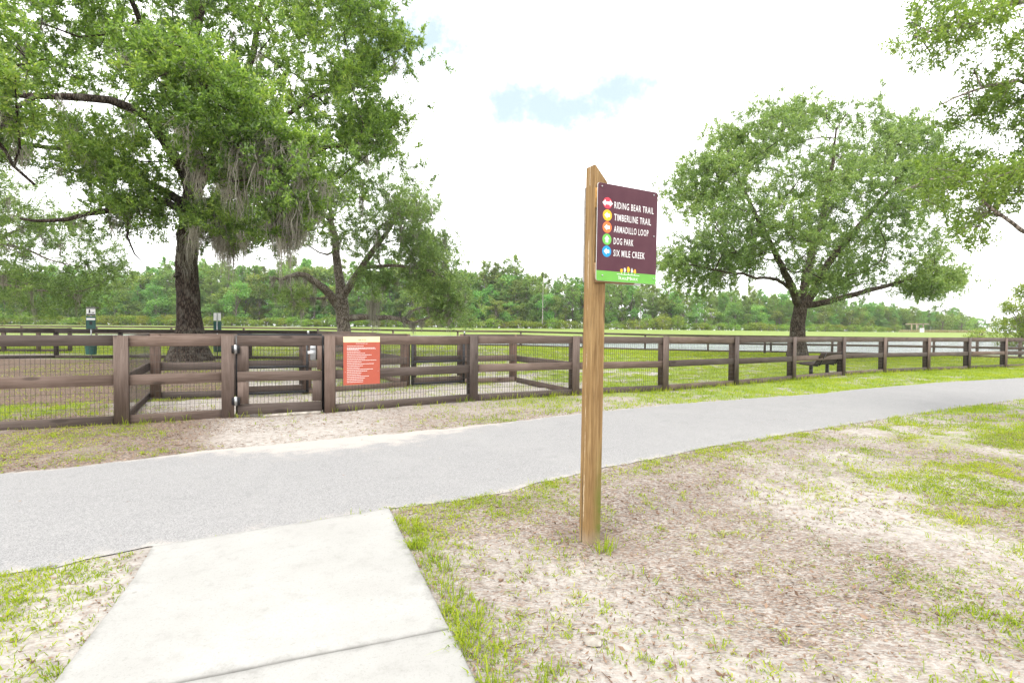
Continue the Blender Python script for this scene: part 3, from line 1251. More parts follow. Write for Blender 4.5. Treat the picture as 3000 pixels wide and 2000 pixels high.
fence('wooden_fence', 'short brown fence slanting from the vestibule corner back to the front fence', [V_C + nrm(FRONT[4] - V_C) * .16, FRONT[4] + nrm(V_C - FRONT[4]) * .2], False, batten=False, skip=(0, 1))

# partition fences beyond
D_C = at(925, 1050, 21.0)[:2]
_dd = []
for px, Z in ((-420, 18.6), (-215, 19.6), (-20, 20.3), (160, 20.9), (348, 21.2), (536, 21.4), (728, 21.4)):
    _dd.append(at(px, 1050, Z)[:2])
fence('wooden_fence', 'nearly black board fence in the shade behind the big oak', _dd + [D_C], True, M_FENCE_DK, batten=False, post_w=.13)  # the oak's shade is put into the dark colour of these boards
_pm = [D_C + nrm(V_M - D_C) * .25] + [D_C + (V_M - D_C) * t for t in (.27, .52, .77)] + [V_M + nrm(D_C - V_M) * .25]
fence('wooden_fence', 'brown partition fence running from the dark fence to the vestibule', _pm, True, batten=False, skip=(0,))
_lf = [at(px, 1030, Z)[:2] for px, Z in ((-330, 24.5), (-150, 25.2), (10, 25.8), (112, 26.0), (205, 26.4))]
fence('wooden_fence', 'lit greyish fence seen above the nearly black fence', _lf, True, batten=True, wires=False)
_far = [at(px, 1015, Z)[:2] for px, Z in ((-700, 47), (-430, 46), (-180, 45.2), (60, 44.4), (280, 43.8), (500, 43), (712, 42.3), (930, 41.6), (1150, 41), (1340, 40.3),
                                         (1525, 39.8), (1708, 38.9), (1890, 37.9), (2075, 37), (2260, 36.4), (2440, 35.8), (2600, 35), (2735, 33.6), (2860, 31.6), (2985, 29.6), (3120, 27.6))]
fence('wooden_fence', 'long low looking fence along the pond bank', _far, True, batten=False, wires=False, post_w=.12)


# ------------------------------------------------------------------ entrance gate
def entrance_gate():
    a, b = FRONT[1], FRONT[2]
    d = nrm(b - a)
    nb = np.array([-d[1], d[0]])
    L = np.linalg.norm(b - a)
    z = g1(*a) + .03
    s0, s1 = .125, L - .115
    o = thing('entrance_gate', 'brown wooden entrance gate with black hinges and pale latch', 'gate', v3(a + d * s0, z))
    P = lambda s, h, dep=0.0: v3(a + d * s + nb * (.02 + dep), z + h)
    H = 1.19
    for (h, hh) in ((H - .075, .15), (.575, .145), (.085, .155)):
        board('gate_board', o, P(s0, h), P(s1, h - .004), hh, .036, M_FENCE)
    for (sa, za, zb, w) in ((s0 + .075, .655, H - .156, .15), (s0 + .075, .168, .497, .15), (s1 - .035, .655, H - .156, .07), (s1 - .072, .168, .497, .14)):
        board('gate_stile', o, P(sa, za, .002), P(sa, zb, .002), w, .034, M_FENCE, up=v3(d, 0))
    for (p, q) in ((P(s0 - .005, .02, .045), P(s0 - .005, H, .045)), (P(s1 + .005, .02, .045), P(s1 + .005, H, .045)),
                   (P(s0, .03, .045), P(s1, .03, .045)), (P(s0, H + .004, .045), P(s1, H + .004, .045))):
        board('steel_frame', o, p, q, .045, .045, M_BLACK, up=v3(nb, 0))
    aa, bb = a + d * s0 + nb * .068, a + d * s1 + nb * .068
    wire_mesh(o, aa, bb, z, z, .05, 1.13)
    for h in (.985, .215):
        c = P(s0 - .018, h, -.032)
        hg = board('hinge', o, c - v3(d, 0) * .052, c + v3(d, 0) * .052, .115, .022, M_BLACK, ch=.006)
        cy = tube('hinge_barrel', [c + v3(-nb, 0) * .012 + np.array([0, 0, -.066]), c + v3(-nb, 0) * .012 + np.array([0, 0, .066])], [.022, .022], M_STEEL, None)
        cy.parent = hg
        cy.matrix_parent_inverse = ROOT_LOC[hg.name].inverted()
    # latch: housing, paddle and striker on the gate post
    c = P(s1 - .13, .93, -.03)
    lt = board('latch', o, c + np.array([0, 0, -.115]), c + np.array([0, 0, .10]), .085, .05, M_LATCH, up=v3(d, 0), ch=.014)
    k = P(s1 - .15, .93, -.07)
    pd = board('latch_paddle', o, k - v3(d, 0) * .055, k + v3(d, 0) * .03, .045, .022, M_GREYPL, ch=.008)
    k = P(s1 - .13, 1.0, -.062)
    board('latch_plate', o, k - v3(d, 0) * .04, k + v3(d, 0) * .04, .03, .012, M_STEEL)
    k = P(s1 + .03, .95, -.012)
    board('latch_striker', o, k + np.array([0, 0, -.09]), k + np.array([0, 0, .09]), .03, .03, M_BLACK, up=v3(d, 0))
    # buried sill log under the gate
    q0, q1 = a + d * (s0 + .35) - nb * .02, a + d * (s1 - .02) - nb * .02
    sill = tube('timber_sill', [v3(q0, g1(*q0) + .0), v3((q0 + q1) / 2, g1(*q0) + .012), v3(q1, g1(*q1) + .02)], [.022, .03, .026], M_STONE, None, 8)
    tag(sill, 'pale half buried timber sill under the entrance gate', 'sill')


entrance_gate()


def inner_gate(label, a, b, flip=1):
    d = nrm(b - a)
    nb = np.array([-d[1], d[0]])
    L = np.linalg.norm(b - a)
    z = g1(*a) + .03
    o = thing('inner_gate', label, 'gate', v3(a, z), 'inner gates of the vestibule')
    s0, s1 = .10, L - .03
    P = lambda s, h, dep=0.0: v3(a + d * s + nb * (.02 + dep), z + h)
    H = 1.09
    for h, hh in ((H - .075, .145), (.60, .13), (.10, .13)):
        board('gate_board', o, P(s0, h, .05), P(s1, h, .05), hh, .03, M_FENCE)
    for s in (s0 + .06, s1 - .10):
        for za, zb in ((.172, .53), (.67, H - .153)):
            board('gate_stile', o, P(s, za, .052), P(s, zb, .052), .1, .028, M_FENCE, up=v3(d, 0))
    for p, q in ((P(s0, .01), P(s0, H + .01)), (P(s1, .01), P(s1, H + .01)), (P(s0, .03), P(s1, .03)), (P(s0, .535), P(s1, .535)), (P(s0, H), P(s1, H))):
        board('steel_frame', o, p, q, .05, .05, M_BLACK, up=v3(nb, 0))
    e = P(s1 + .02, H)
    top = tube('latch_body', [e, e + np.array([0, 0, .09])], [.018, .018], M_BLACK, o)
    tube('latch_knob', [e + np.array([0, 0, .092]), e + np.array([0, 0, .16])], [.022, .02], M_STEEL, o)
    wire_mesh(o, a + d * s0 + nb * .02, a + d * s1 + nb * .02, z, z, .05, 1.13)


inner_gate('inner gate of black frame and boards facing the big oak', V_G1a, V_G1b)
inner_gate('inner gate of black frame and boards facing the pond lawn', V_M + nrm(V_G2b - V_M) * .03, V_G2b)


# ------------------------------------------------------------------ park rules sign on the fence
def rules_sign():
    a, b = FRONT[2], FRONT[3]
    d = nrm(b - a)
    nb = np.array([-d[1], d[0]])
    t0 = None
    best = None
    for tgt in (1006, 1113):
        lo, hi = 0.0, 1.0
        for _ in range(40):
            m = (lo + hi) / 2
            q = a + (b - a) * m - nb * .004
            x, _y = to_px(v3(q, .8))
            if x < tgt:
                lo = m
            else:
                hi = m
        best = (best or []) + [lo]
    L = np.linalg.norm(b - a)
    x0, x1 = best[0] * L, best[1] * L
    W = x1 - x0
    base = a + d * x0 - nb * .004
    dist = base[1]
    z = g1(*a)
    Hs = .78
    ztop = z + FH - .015
    o = thing('rules_sign', 'terracotta park rules board with cream header on the front fence', 'sign', v3(base, ztop - Hs))
    ex = v3(d, 0)
    ey = v3(nb, 0)
    M = frame(v3(base, ztop - Hs), ex, ey, np.array([0, 0, 1.0]))
    red = mat_plain('terracotta_print', (.40, .085, .050), .45, wear=.03)
    cream = mat_plain('cream_print', (.72, .62, .38), .45, wear=.02)
    dark = mat_plain('olive_print', (.12, .10, .05), .5)
    hb = .118 * Hs
    p = poly_plate('sign_panel', [(0, 0), (W, 0), (W, Hs - hb), (0, Hs - hb)], .004, M, red, o)
    poly_plate('sign_header', [(0, Hs - hb + .0005), (W, Hs - hb + .0005), (W, Hs), (0, Hs)], .004, M, cream, o)
    text_mesh('lettering', 'PARK RULES', W * .40, Hs - hb * .74, W * .21, hb * .30, M, dark, o, bold=.01)
    text_mesh('lettering', 'FOR USE BY RESIDENTS ONLY', W * .34, Hs - hb - .028, W * .32, .013, M, M_WHITE, o, bold=.01)
    lens = [.44, .75, .78, .31, .35, .48, .66, .53, .48, .80, .38, .73, .42, .34, .70, .54, .38, .36, .59, .48, .43, .43]
    zz = Hs - hb - .066
    r = random.Random(3)
    for i, l in enumerate(lens):
        x = W * .095
        end = x + W * l
        bm = bmesh.new()
        while x < end:
            w = r.uniform(.010, .036)
            w = min(w, end - x + .004)
            vs = [bm.verts.new(q) for q in ((x, -.0006, zz), (x + w, -.0006, zz), (x + w, -.0006, zz + .0066), (x, -.0006, zz + .0066))]
            bm.faces.new(vs)
            x += w + .0045
        bm_obj('text_line', bm, M_WHITE, o, M)
        zz -= .0145 if i in (1, 2) else .0290
    for (u, w_) in ((.05, .27), (.95, .27), (.05, .955), (.95, .955)):
        c = (M @ Vector((W * u, -.001, Hs * w_)))
        c = np.array(c)
        tube('screw', [c, c - ey * .003], [.005, .004], M_STEEL, o, 8)


rules_sign()


# ------------------------------------------------------------------ trail sign post
def trail_sign():
    a2 = nrm(np.array([.364, .19]))
    n2 = np.array([a2[1], -a2[0]])          # the way the panel faces
    ex, ey = v3(a2, 0), v3(-n2, 0)
    foot = ground(1722, 1600)
    S = .098
    lean = .0085
    up = nrm(np.array([lean, 0, 1]))
    ex = nrm(ex - up * np.dot(ex, up))
    ey = np.cross(up, ex)
    Z = np.linalg.norm(foot[:2])
    M = frame(foot, ex, ey, up)
    o = thing('trail_signpost', 'square golden brown timber post carrying the trail directions panel', 'signpost', foot)
    # height of the peak from the photograph
    dep = foot[1]
    ztop = at(1747, 481, dep)[2] - foot[2]
    bm = bmesh.new()
    rows = []
    cfac = .005
    sec = [(cfac, 0), (S - cfac, 0), (S, cfac), (S, S - cfac), (S - cfac, S), (cfac, S), (0, S - cfac), (0, cfac)]
    for zf in (-.12, .3, .8, 1.3, 1.8, None):
        row = []
        for (x, y) in sec:
            zz = zf if zf is not None else ztop - x * 1.02
            row.append(bm.verts.new((zz, x, y)))
        rows.append(row)
    for r0, r1 in zip(rows[:-1], rows[1:]):
        for i in range(8):
            j = (i + 1) % 8
            bm.faces.new((r0[i], r0[j], r1[j], r1[i]))
    bm.faces.new(rows[-1])
    bmesh.ops.recalc_face_normals(bm, faces=bm.faces)
    # local x of the post mesh runs up so that the grain follows it
    Mp = frame(foot, up, ex, ey)
    k = NT('trail_post_wood')
    v = k.coord('Object')
    mp = k.n('ShaderNodeMapping')
    mp.inputs['Scale'].default_value = (.8, 16, 16)
    k.l(v, mp.inputs['Vector'])
    g = k.noise(mp.outputs[0], 3.2, 6, .62, .8)
    fm = k.n('ShaderNodeMapping')
    fm.inputs['Scale'].default_value = (3, 120, 120)
    k.l(v, fm.inputs['Vector'])
    fine = k.noise(fm.outputs[0], 2, 3, .6)
    c = k.ramp(g, [(.25, (.125, .070, .026)), (.45, (.215, .128, .050)), (.62, (.285, .185, .082)), (.8, (.36, .255, .135))])
    c = k.mix(k.step(fine, .52, .68, 0, .8), c, (.10, .055, .022))
    c = k.mix(k.step(k.noise(mp.outputs[0], 1.1, 4, .7), .56, .70, 0, .6), c, (.13, .085, .045))
    kv = k.n('ShaderNodeMapping')
    kv.inputs['Scale'].default_value = (2.2, 9, 9)
    k.l(v, kv.inputs['Vector'])
    c = k.mix(k.step(k.vor(kv.outputs[0], .9), .08, .17, .75, 0), c, (.060, .034, .016))
    sep = k.n('ShaderNodeSeparateXYZ')
    k.l(v, sep.inputs[0])
    bl = k.noise(v, 5, 5, .65)
    # green algae on the lower part of the panel face, pale sand splash at the very foot
    alg = k.math('MULTIPLY', k.step(sep.outputs[0], .10, .75, 1, 0), k.step(sep.outputs[2], .004, .02, 1, 0))
    alg = k.math('MULTIPLY', alg, k.math('MULTIPLY', k.step(sep.outputs[1], .02, .085), k.step(bl, .3, .6, .35, 1)))
    c = k.mix(k.math('MULTIPLY', alg, .95), c, (.100, .130, .018))
    spl = k.math('MULTIPLY', k.step(k.math('ADD', sep.outputs[0], k.math('MULTIPLY', bl, .16)), .06, .19, 1, 0), .75)
    c = k.mix(spl, c, (.30, .24, .18))
    # dark seam and pale split on the other face
    seam = k.math('MULTIPLY', k.step(k.math('ABSOLUTE', k.math('SUBTRACT', sep.outputs[2], k.math('ADD', .062, k.math('MULTIPLY', bl, .012)))), .002, .007, 1, 0),
                  k.math('MULTIPLY', k.step(sep.outputs[1], .004, .02, 1, 0), k.step(sep.outputs[0], .25, .62, 1, 0)))
    c = k.mix(k.math('MULTIPLY', seam, .9), c, (.02, .017, .015))
    pal = k.math('MULTIPLY', k.step(k.math('ABSOLUTE', k.math('SUBTRACT', sep.outputs[2], k.math('ADD', .040, k.math('MULTIPLY', bl, .02)))), .0008, .003, 1, 0),
                 k.math('MULTIPLY', k.step(sep.outputs[1], .004, .02, 1, 0), k.step(bl, .45, .6)))
    c = k.mix(pal, c, (.62, .52, .40))
    mat = k.done(k.principled(c, .7, k.bump(k.math('ADD', g, fine), .6, .003), spec=.25))
    bm_obj('post', bm, mat, o, Mp)

    # the panel
    y0 = -.032
    zt = at(1745, 537, dep)[2] - foot[2]
    zb = at(1739, 822, dep)[2] - foot[2]
    W, H = .478, zt - zb
    u0 = .002
    MS = frame(foot + ex * u0 + ey * y0 + up * zb, ex, ey, up)
    plum = NT('plum_print')
    v = plum.coord('Object')
    nn = plum.noise(v, 9, 4)
    cp = plum.mix(plum.step(nn, .3, .7), (.072, .022, .034), (.086, .029, .041))
    plum = plum.done(plum.principled(cp, .5, spec=.22))
    green = mat_plain('lime_print', (.125, .38, .045), .4, wear=.04)

    def rounded(x0, z0, x1, z1, r, corners):
        P = []
        for (cx, cz, a0, key) in ((x1 - r, z0 + r, -90, 'br'), (x1 - r, z1 - r, 0, 'tr'), (x0 + r, z1 - r, 90, 'tl'), (x0 + r, z0 + r, 180, 'bl')):
            if key in corners:
                for i in range(6):
                    t = math.radians(a0 + 18 * i)
                    P.append((cx + r * math.cos(t), cz + r * math.sin(t)))
            else:
                P.append((cx + (r if key[1] == 'r' else -r), cz + (r if key[0] == 't' else -r)))
        return P
    gb = .105 * H
    pn_ = poly_plate('sign_panel', rounded(0, gb, W, H, .014, ('tl', 'tr')), .003, MS, plum, o)
    poly_plate('sign_band', rounded(0, 0, W, gb - .0004, .014, ('bl', 'br')), .003, MS, green, o)
    edge = mat_plain('panel_edge', (.55, .55, .55), .5)
    poly_plate('panel_backing', rounded(-.0015, -.0015, W + .0015, H + .0015, .015, ('tl', 'tr', 'bl', 'br')), .004,
               frame(foot + ex * u0 + ey * (y0 + .0032) + up * zb, ex, ey, up), edge, o)
    # timber backing board behind the panel, and the second plate on the far side
    board('backing_board', o, foot + ex * .0 + ey * (y0 + .018) + up * (zb + .05), foot + ex * .31 + ey * (y0 + .018) + up * (zb + .05), .12, .018, M_POSTWOOD, up=up)
    board('backing_board', o, foot + ex * .0 + ey * (y0 + .018) + up * (zt - .09), foot + ex * .31 + ey * (y0 + .018) + up * (zt - .09), .12, .018, M_POSTWOOD, up=up)
    poly_plate('rear_panel', rounded(0, 0, W, H, .014, ('tl', 'tr', 'bl', 'br')), .004, frame(foot + ex * -.004 + ey * (S + .006) + up * zb, ex, ey, up), edge, o)
    rows = [(.198, 'RIDING BEAR TRAIL', (.62, .030, .060), 'both', .932), (.323, 'TIMBERLINE TRAIL', (.80, .42, .010), 'left', .888),
            (.446, 'ARMADILLO LOOP', (.84, .17, .035), 'left', .848), (.570, 'DOG PARK', (.125, .44, .065), 'up', .59), (.694, 'SIX MILE CREEK', (.0, .27, .60), 'left', .79)]
    R = .0345
    for i, (vv, txt, col, arr, ue) in enumerate(rows):
        cz = H * (1 - vv)
        cx = W * .152
        disc = [(cx + R * math.cos(t), cz + R * math.sin(t)) for t in np.linspace(0, 2 * np.pi, 28, endpoint=False)]
        m = mat_plain('disc_print', col, .45, wear=.02)
        poly_plate('trail_disc', disc, .0006, MS @ Matrix.Translation((0, -.0006, 0)), m, o)
        s = R * .66
        if arr == 'both':
            s = R * 1.18
            A = [(-s, 0), (-s * .42, s * .50), (-s * .42, s * .22), (s * .42, s * .22), (s * .42, s * .50), (s, 0), (s * .42, -s * .50), (s * .42, -s * .22), (-s * .42, -s * .22), (-s * .42, -s * .50)]
        else:
            A = [(-s, 0), (-s * .05, s * .85), (-s * .05, s * .42), (s * .85, s * .42), (s * .85, -s * .42), (-s * .05, -s * .42), (-s * .05, -s * .85)]
            if arr == 'up':
                A = [(-q, -p) for (p, q) in A]
        poly_plate('arrow', [(cx + p, cz + q) for p, q in A], .0004, MS @ Matrix.Translation((0, -.0011, 0)), M_WHITE, o)
        text_mesh('lettering', txt, W * .262, cz - .0255, W * (ue - .262), .041, MS, M_WHITE, o, bold=.004)
    # logo: five little trees on a line above the name
    lz = gb * .62
    text_mesh('lettering', 'T', W * .345, gb * .24, W * .028, gb * .33, MS, M_WHITE, o, bold=.0)
    text_mesh('lettering', 'RAIL', W * .374, gb * .24, W * .125, gb * .26, MS, M_WHITE, o, bold=.0)
    text_mesh('lettering', 'M', W * .502, gb * .24, W * .055, gb * .33, MS, M_WHITE, o, bold=.0)
    text_mesh('lettering', 'ARK', W * .558, gb * .24, W * .125, gb * .26, MS, M_WHITE, o, bold=.0)
    L0 = gb * .74
    poly_plate('logo_line', [(W * .325, L0), (W * .705, L0), (W * .705, L0 + .0028), (W * .325, L0 + .0028)], .0004, MS @ Matrix.Translation((0, -.0011, 0)), M_WHITE, o)
    gold = mat_plain('gold_print', (.82, .42, .015), .5)
    for q, (uu, hgt, w_, mm) in enumerate(((.40, .030, .0105, gold), (.455, .036, .009, M_GREYPL), (.515, .042, .012, gold), (.575, .036, .008, M_GREYPL), (.625, .032, .0105, gold))):
        cx = W * uu
        poly_plate('logo_stem', [(cx - .0012, L0 + .003), (cx + .0012, L0 + .003), (cx + .0012, L0 + hgt * .55), (cx - .0012, L0 + hgt * .55)], .0003,
                   MS @ Matrix.Translation((0, -.0011, 0)), M_WHITE, o)
        C = []
        for t in np.linspace(0, 2 * np.pi, 18, endpoint=False):
            rr = 1 + .12 * math.sin(3 * t + q)
            C.append((cx + w_ * rr * math.cos(t), L0 + hgt * .82 + (hgt * .42) * rr * math.sin(t)))
        poly_plate('logo_tree', C, .0003, MS @ Matrix.Translation((0, -.0016, 0)), mm, o)
    for (u, vv) in ((.06, .965), (.93, .965), (.945, .52), (.09, .055), (.955, .06), ):
        c = np.array(MS @ Vector((W * u, 0, H * vv)))
        tube('screw', [c, c - ey * .003, c - ey * .0045], [.0055, .005, .002], M_STEEL, o, 8)


trail_sign()


# ------------------------------------------------------------------ dog waste stations
def waste_station(name, label, foot, yaw, hs=2.08):
    o = thing(name, label, 'waste station', foot, 'dog waste stations')
    ex = np.array([math.cos(yaw), math.sin(yaw), 0])
    ey = np.array([-math.sin(yaw), math.cos(yaw), 0])
    ez = np.array([0, 0, 1.0])
    F = lambda x, y, z: frame(foot + ex * x + ey * y + ez * z, ex, ey, ez)
    pt = lambda x, y, z: foot + ex * x + ey * y + ez * z
    board('post', o, pt(0, 0, -.1), pt(0, 0, hs - .02), .055, .045, M_STEEL, up=ey)
    # sign plate
    w, h, zb = .28, .33, hs - .33
    poly_plate('sign_plate', [(-w / 2, 0), (w / 2, 0), (w / 2, h), (-w / 2, h)], .003, F(0, -.03, zb), M_WHITE, o)
    for z0, z1 in ((h - .068, h - .004), (.004, .062)):
        poly_plate('print_bar', [(-w / 2 + .004, z0), (w / 2 - .004, z0), (w / 2 - .004, z1), (-w / 2 + .004, z1)], .0006, F(0, -.0308, zb), M_BLACK, o)
    text_mesh('lettering', 'DOG WASTE', -w * .42, h - .055, w * .84, .038, F(0, -.0316, zb), M_WHITE, o)
    P = [(-.070, .085), (-.045, .085), (-.042, .135), (-.035, .085), (-.012, .085), (-.02, .19), (-.016, .215), (-.03, .222), (-.03, .246), (-.052, .246), (-.052, .222), (-.066, .214), (-.062, .19)]
    poly_plate('walker_symbol', P, .0006, F(0, -.0308, zb), M_BLACK, o)
    D = [(.03, .085), (.04, .085), (.042, .105), (.08, .107), (.084, .085), (.094, .085), (.094, .118), (.112, .138), (.098, .146), (.088, .132), (.035, .130), (.02, .146), (.024, .12)]
    poly_plate('dog_symbol', D, .0006, F(0, -.0308, zb), M_BLACK, o)
    # bag dispenser
    bm = bmesh.new()
    bmesh.ops.create_cube(bm, size=1)
    bmesh.ops.scale(bm, vec=(.30, .17, .50), verts=bm.verts)
    bmesh.ops.bevel(bm, geom=list(bm.edges), offset=.012, segments=2, affect='EDGES')
    zc = hs - .33 - .03 - .25
    bx = bm_obj('bag_dispenser', bm, M_GREEN_BOX, o, F(0, -.12, zc))
    poly_plate('dispenser_label', [(-.135, .10), (.135, .10), (.135, .18), (-.135, .18)], .001, F(0, -.2068, zc), M_WHITE, o)
    poly_plate('dispenser_slot', [(-.045, -.09), (.045, -.09), (.045, .05), (-.045, .05)], .001, F(0, -.2068, zc), M_BLACK, o)
    # bin: open tapered drum with rolled rim and lid
    bm = bmesh.new()
    bmesh.ops.create_cone(bm, cap_ends=True, segments=20, radius1=.17, radius2=.20, depth=.52)
    bin_ = bm_obj('waste_bin', bm, M_GREEN_BOX, o, F(0, -.235, .48))
    bm = bmesh.new()
    bmesh.ops.create_cone(bm, cap_ends=True, segments=20, radius1=.212, radius2=.205, depth=.035)
    bm_obj('bin_lid', bm, M_GREEN_BOX, o, F(0, -.235, .7595))
    for z in (.34, .64):
        board('bin_bracket', o, pt(0, -.03, z), pt(0, -.06, z), .05, .05, M_STEEL)


p = at(268, 1056, 20.3)
p[2] = g1(p[0], p[1])
waste_station('waste_station', 'green dog waste station with white sign facing the big oak side lawn', p, math.radians(38))
p = at(637, 1052, 22.6)
p[2] = g1(p[0], p[1])
waste_station('waste_station', 'green dog waste station seen from its back beyond the dark fence', p, math.radians(205), 1.95)


# ------------------------------------------------------------------ bench
def bench():
    foot = ground(2390, 1104)
    ax = nrm(np.array([1.40, 1.12, 0]))        # long axis, going away
    fc = np.array([-ax[1], ax[0], 0])          # the way a sitter looks
    up = np.array([0, 0, 1.0])
    o = thing('park_bench', 'dark slatted park bench with sloping back on the lawn by the oak', 'bench', foot)
    c0 = foot - ax * .30
    P = lambda s, f, h: c0 + ax * s + fc * f + up * h
    L = 1.85
    for i in range(5):
        f = .02 + i * .105
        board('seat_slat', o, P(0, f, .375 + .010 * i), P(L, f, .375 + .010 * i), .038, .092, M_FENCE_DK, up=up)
    for i in range(5):
        b = -.075 - i * .042
        z = .415 + i * .074
        board('back_slat', o, P(0, b, z), P(L, b, z), .082, .036, M_FENCE_DK, up=nrm(up * .9 - fc * .42))
    for s in (.30, L - .30):
        board('leg', o, P(s, .14, -.05), P(s, .14, .335), .085, .085, M_BLACK, up=fc)
        board('seat_support', o, P(s, -.06, .338), P(s, .46, .378), .045, .05, M_BLACK)
        board('back_support', o, P(s, -.095, .35), P(s, -.27, .74), .045, .03, M_BLACK, up=ax)


bench()

# slim steel marker post by the pond fence
p = at(2240, 1034, 35)
p[2] = g1(p[0], p[1])
mk = thing('marker_post', 'slim dark square post standing before the pond fence by the oak', 'post', p)
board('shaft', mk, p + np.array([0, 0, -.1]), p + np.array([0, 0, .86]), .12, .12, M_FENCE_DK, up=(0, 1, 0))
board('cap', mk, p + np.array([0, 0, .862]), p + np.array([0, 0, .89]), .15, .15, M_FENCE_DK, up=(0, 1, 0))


# ------------------------------------------------------------------ trees
def unit(a):
    return a / (np.linalg.norm(a, axis=-1, keepdims=True) + 1e-9)


def leaf_cards(P, ax, nr, L, W, tri=False):
    """one small leaf per row"""
    b = unit(np.cross(ax, nr))
    L = np.asarray(L)[:, None]
    W = np.asarray(W)[:, None]
    if tri:
        V = np.stack([P - b * W * .42, P + ax * L * .35 + b * W * .55, P + ax * L], 1).reshape(-1, 3)
        return V, [np.arange(len(P))[:, None] * 3 + np.array([0, 1, 2])]
    V = np.stack([P, P + ax * L * .55 + b * W * .5, P + ax * L, P + ax * L * .55 - b * W * .5], 1).reshape(-1, 3)
    return V, [np.arange(len(P))[:, None] * 4 + np.array([0, 1, 2, 3])]


def sprays(tips, tdir, n_tw, n_leaf, tw_len, L, wr=.42, up=.25, droop=0.0, tri=False):
    m = len(tips)
    T = np.repeat(tips, n_tw, 0)
    D = np.repeat(tdir, n_tw, 0)
    d = unit(D * .55 + RNG.normal(0, .75, T.shape) + np.array([0, 0, up]))
    ln = tw_len * RNG.uniform(.5, 1.25, len(T))
    k = (np.arange(n_leaf) + .6) / n_leaf
    P = T[:, None, :] + d[:, None, :] * (ln[:, None, None] * k[None, :, None])
    P = P + RNG.normal(0, tw_len * .07, P.shape)
    P[..., 2] -= droop * k[None, :] ** 2
    A = unit(np.repeat(d[:, None, :], n_leaf, 1) * .7 + RNG.normal(0, .6, P.shape))
    Nn = unit(np.array([0, 0, .9]) + RNG.normal(0, .55, P.shape))
    P, A, Nn = P.reshape(-1, 3), A.reshape(-1, 3), Nn.reshape(-1, 3)
    l = L * RNG.uniform(.65, 1.3, len(P))
    return leaf_cards(P, A, Nn, l, l * wr, tri)


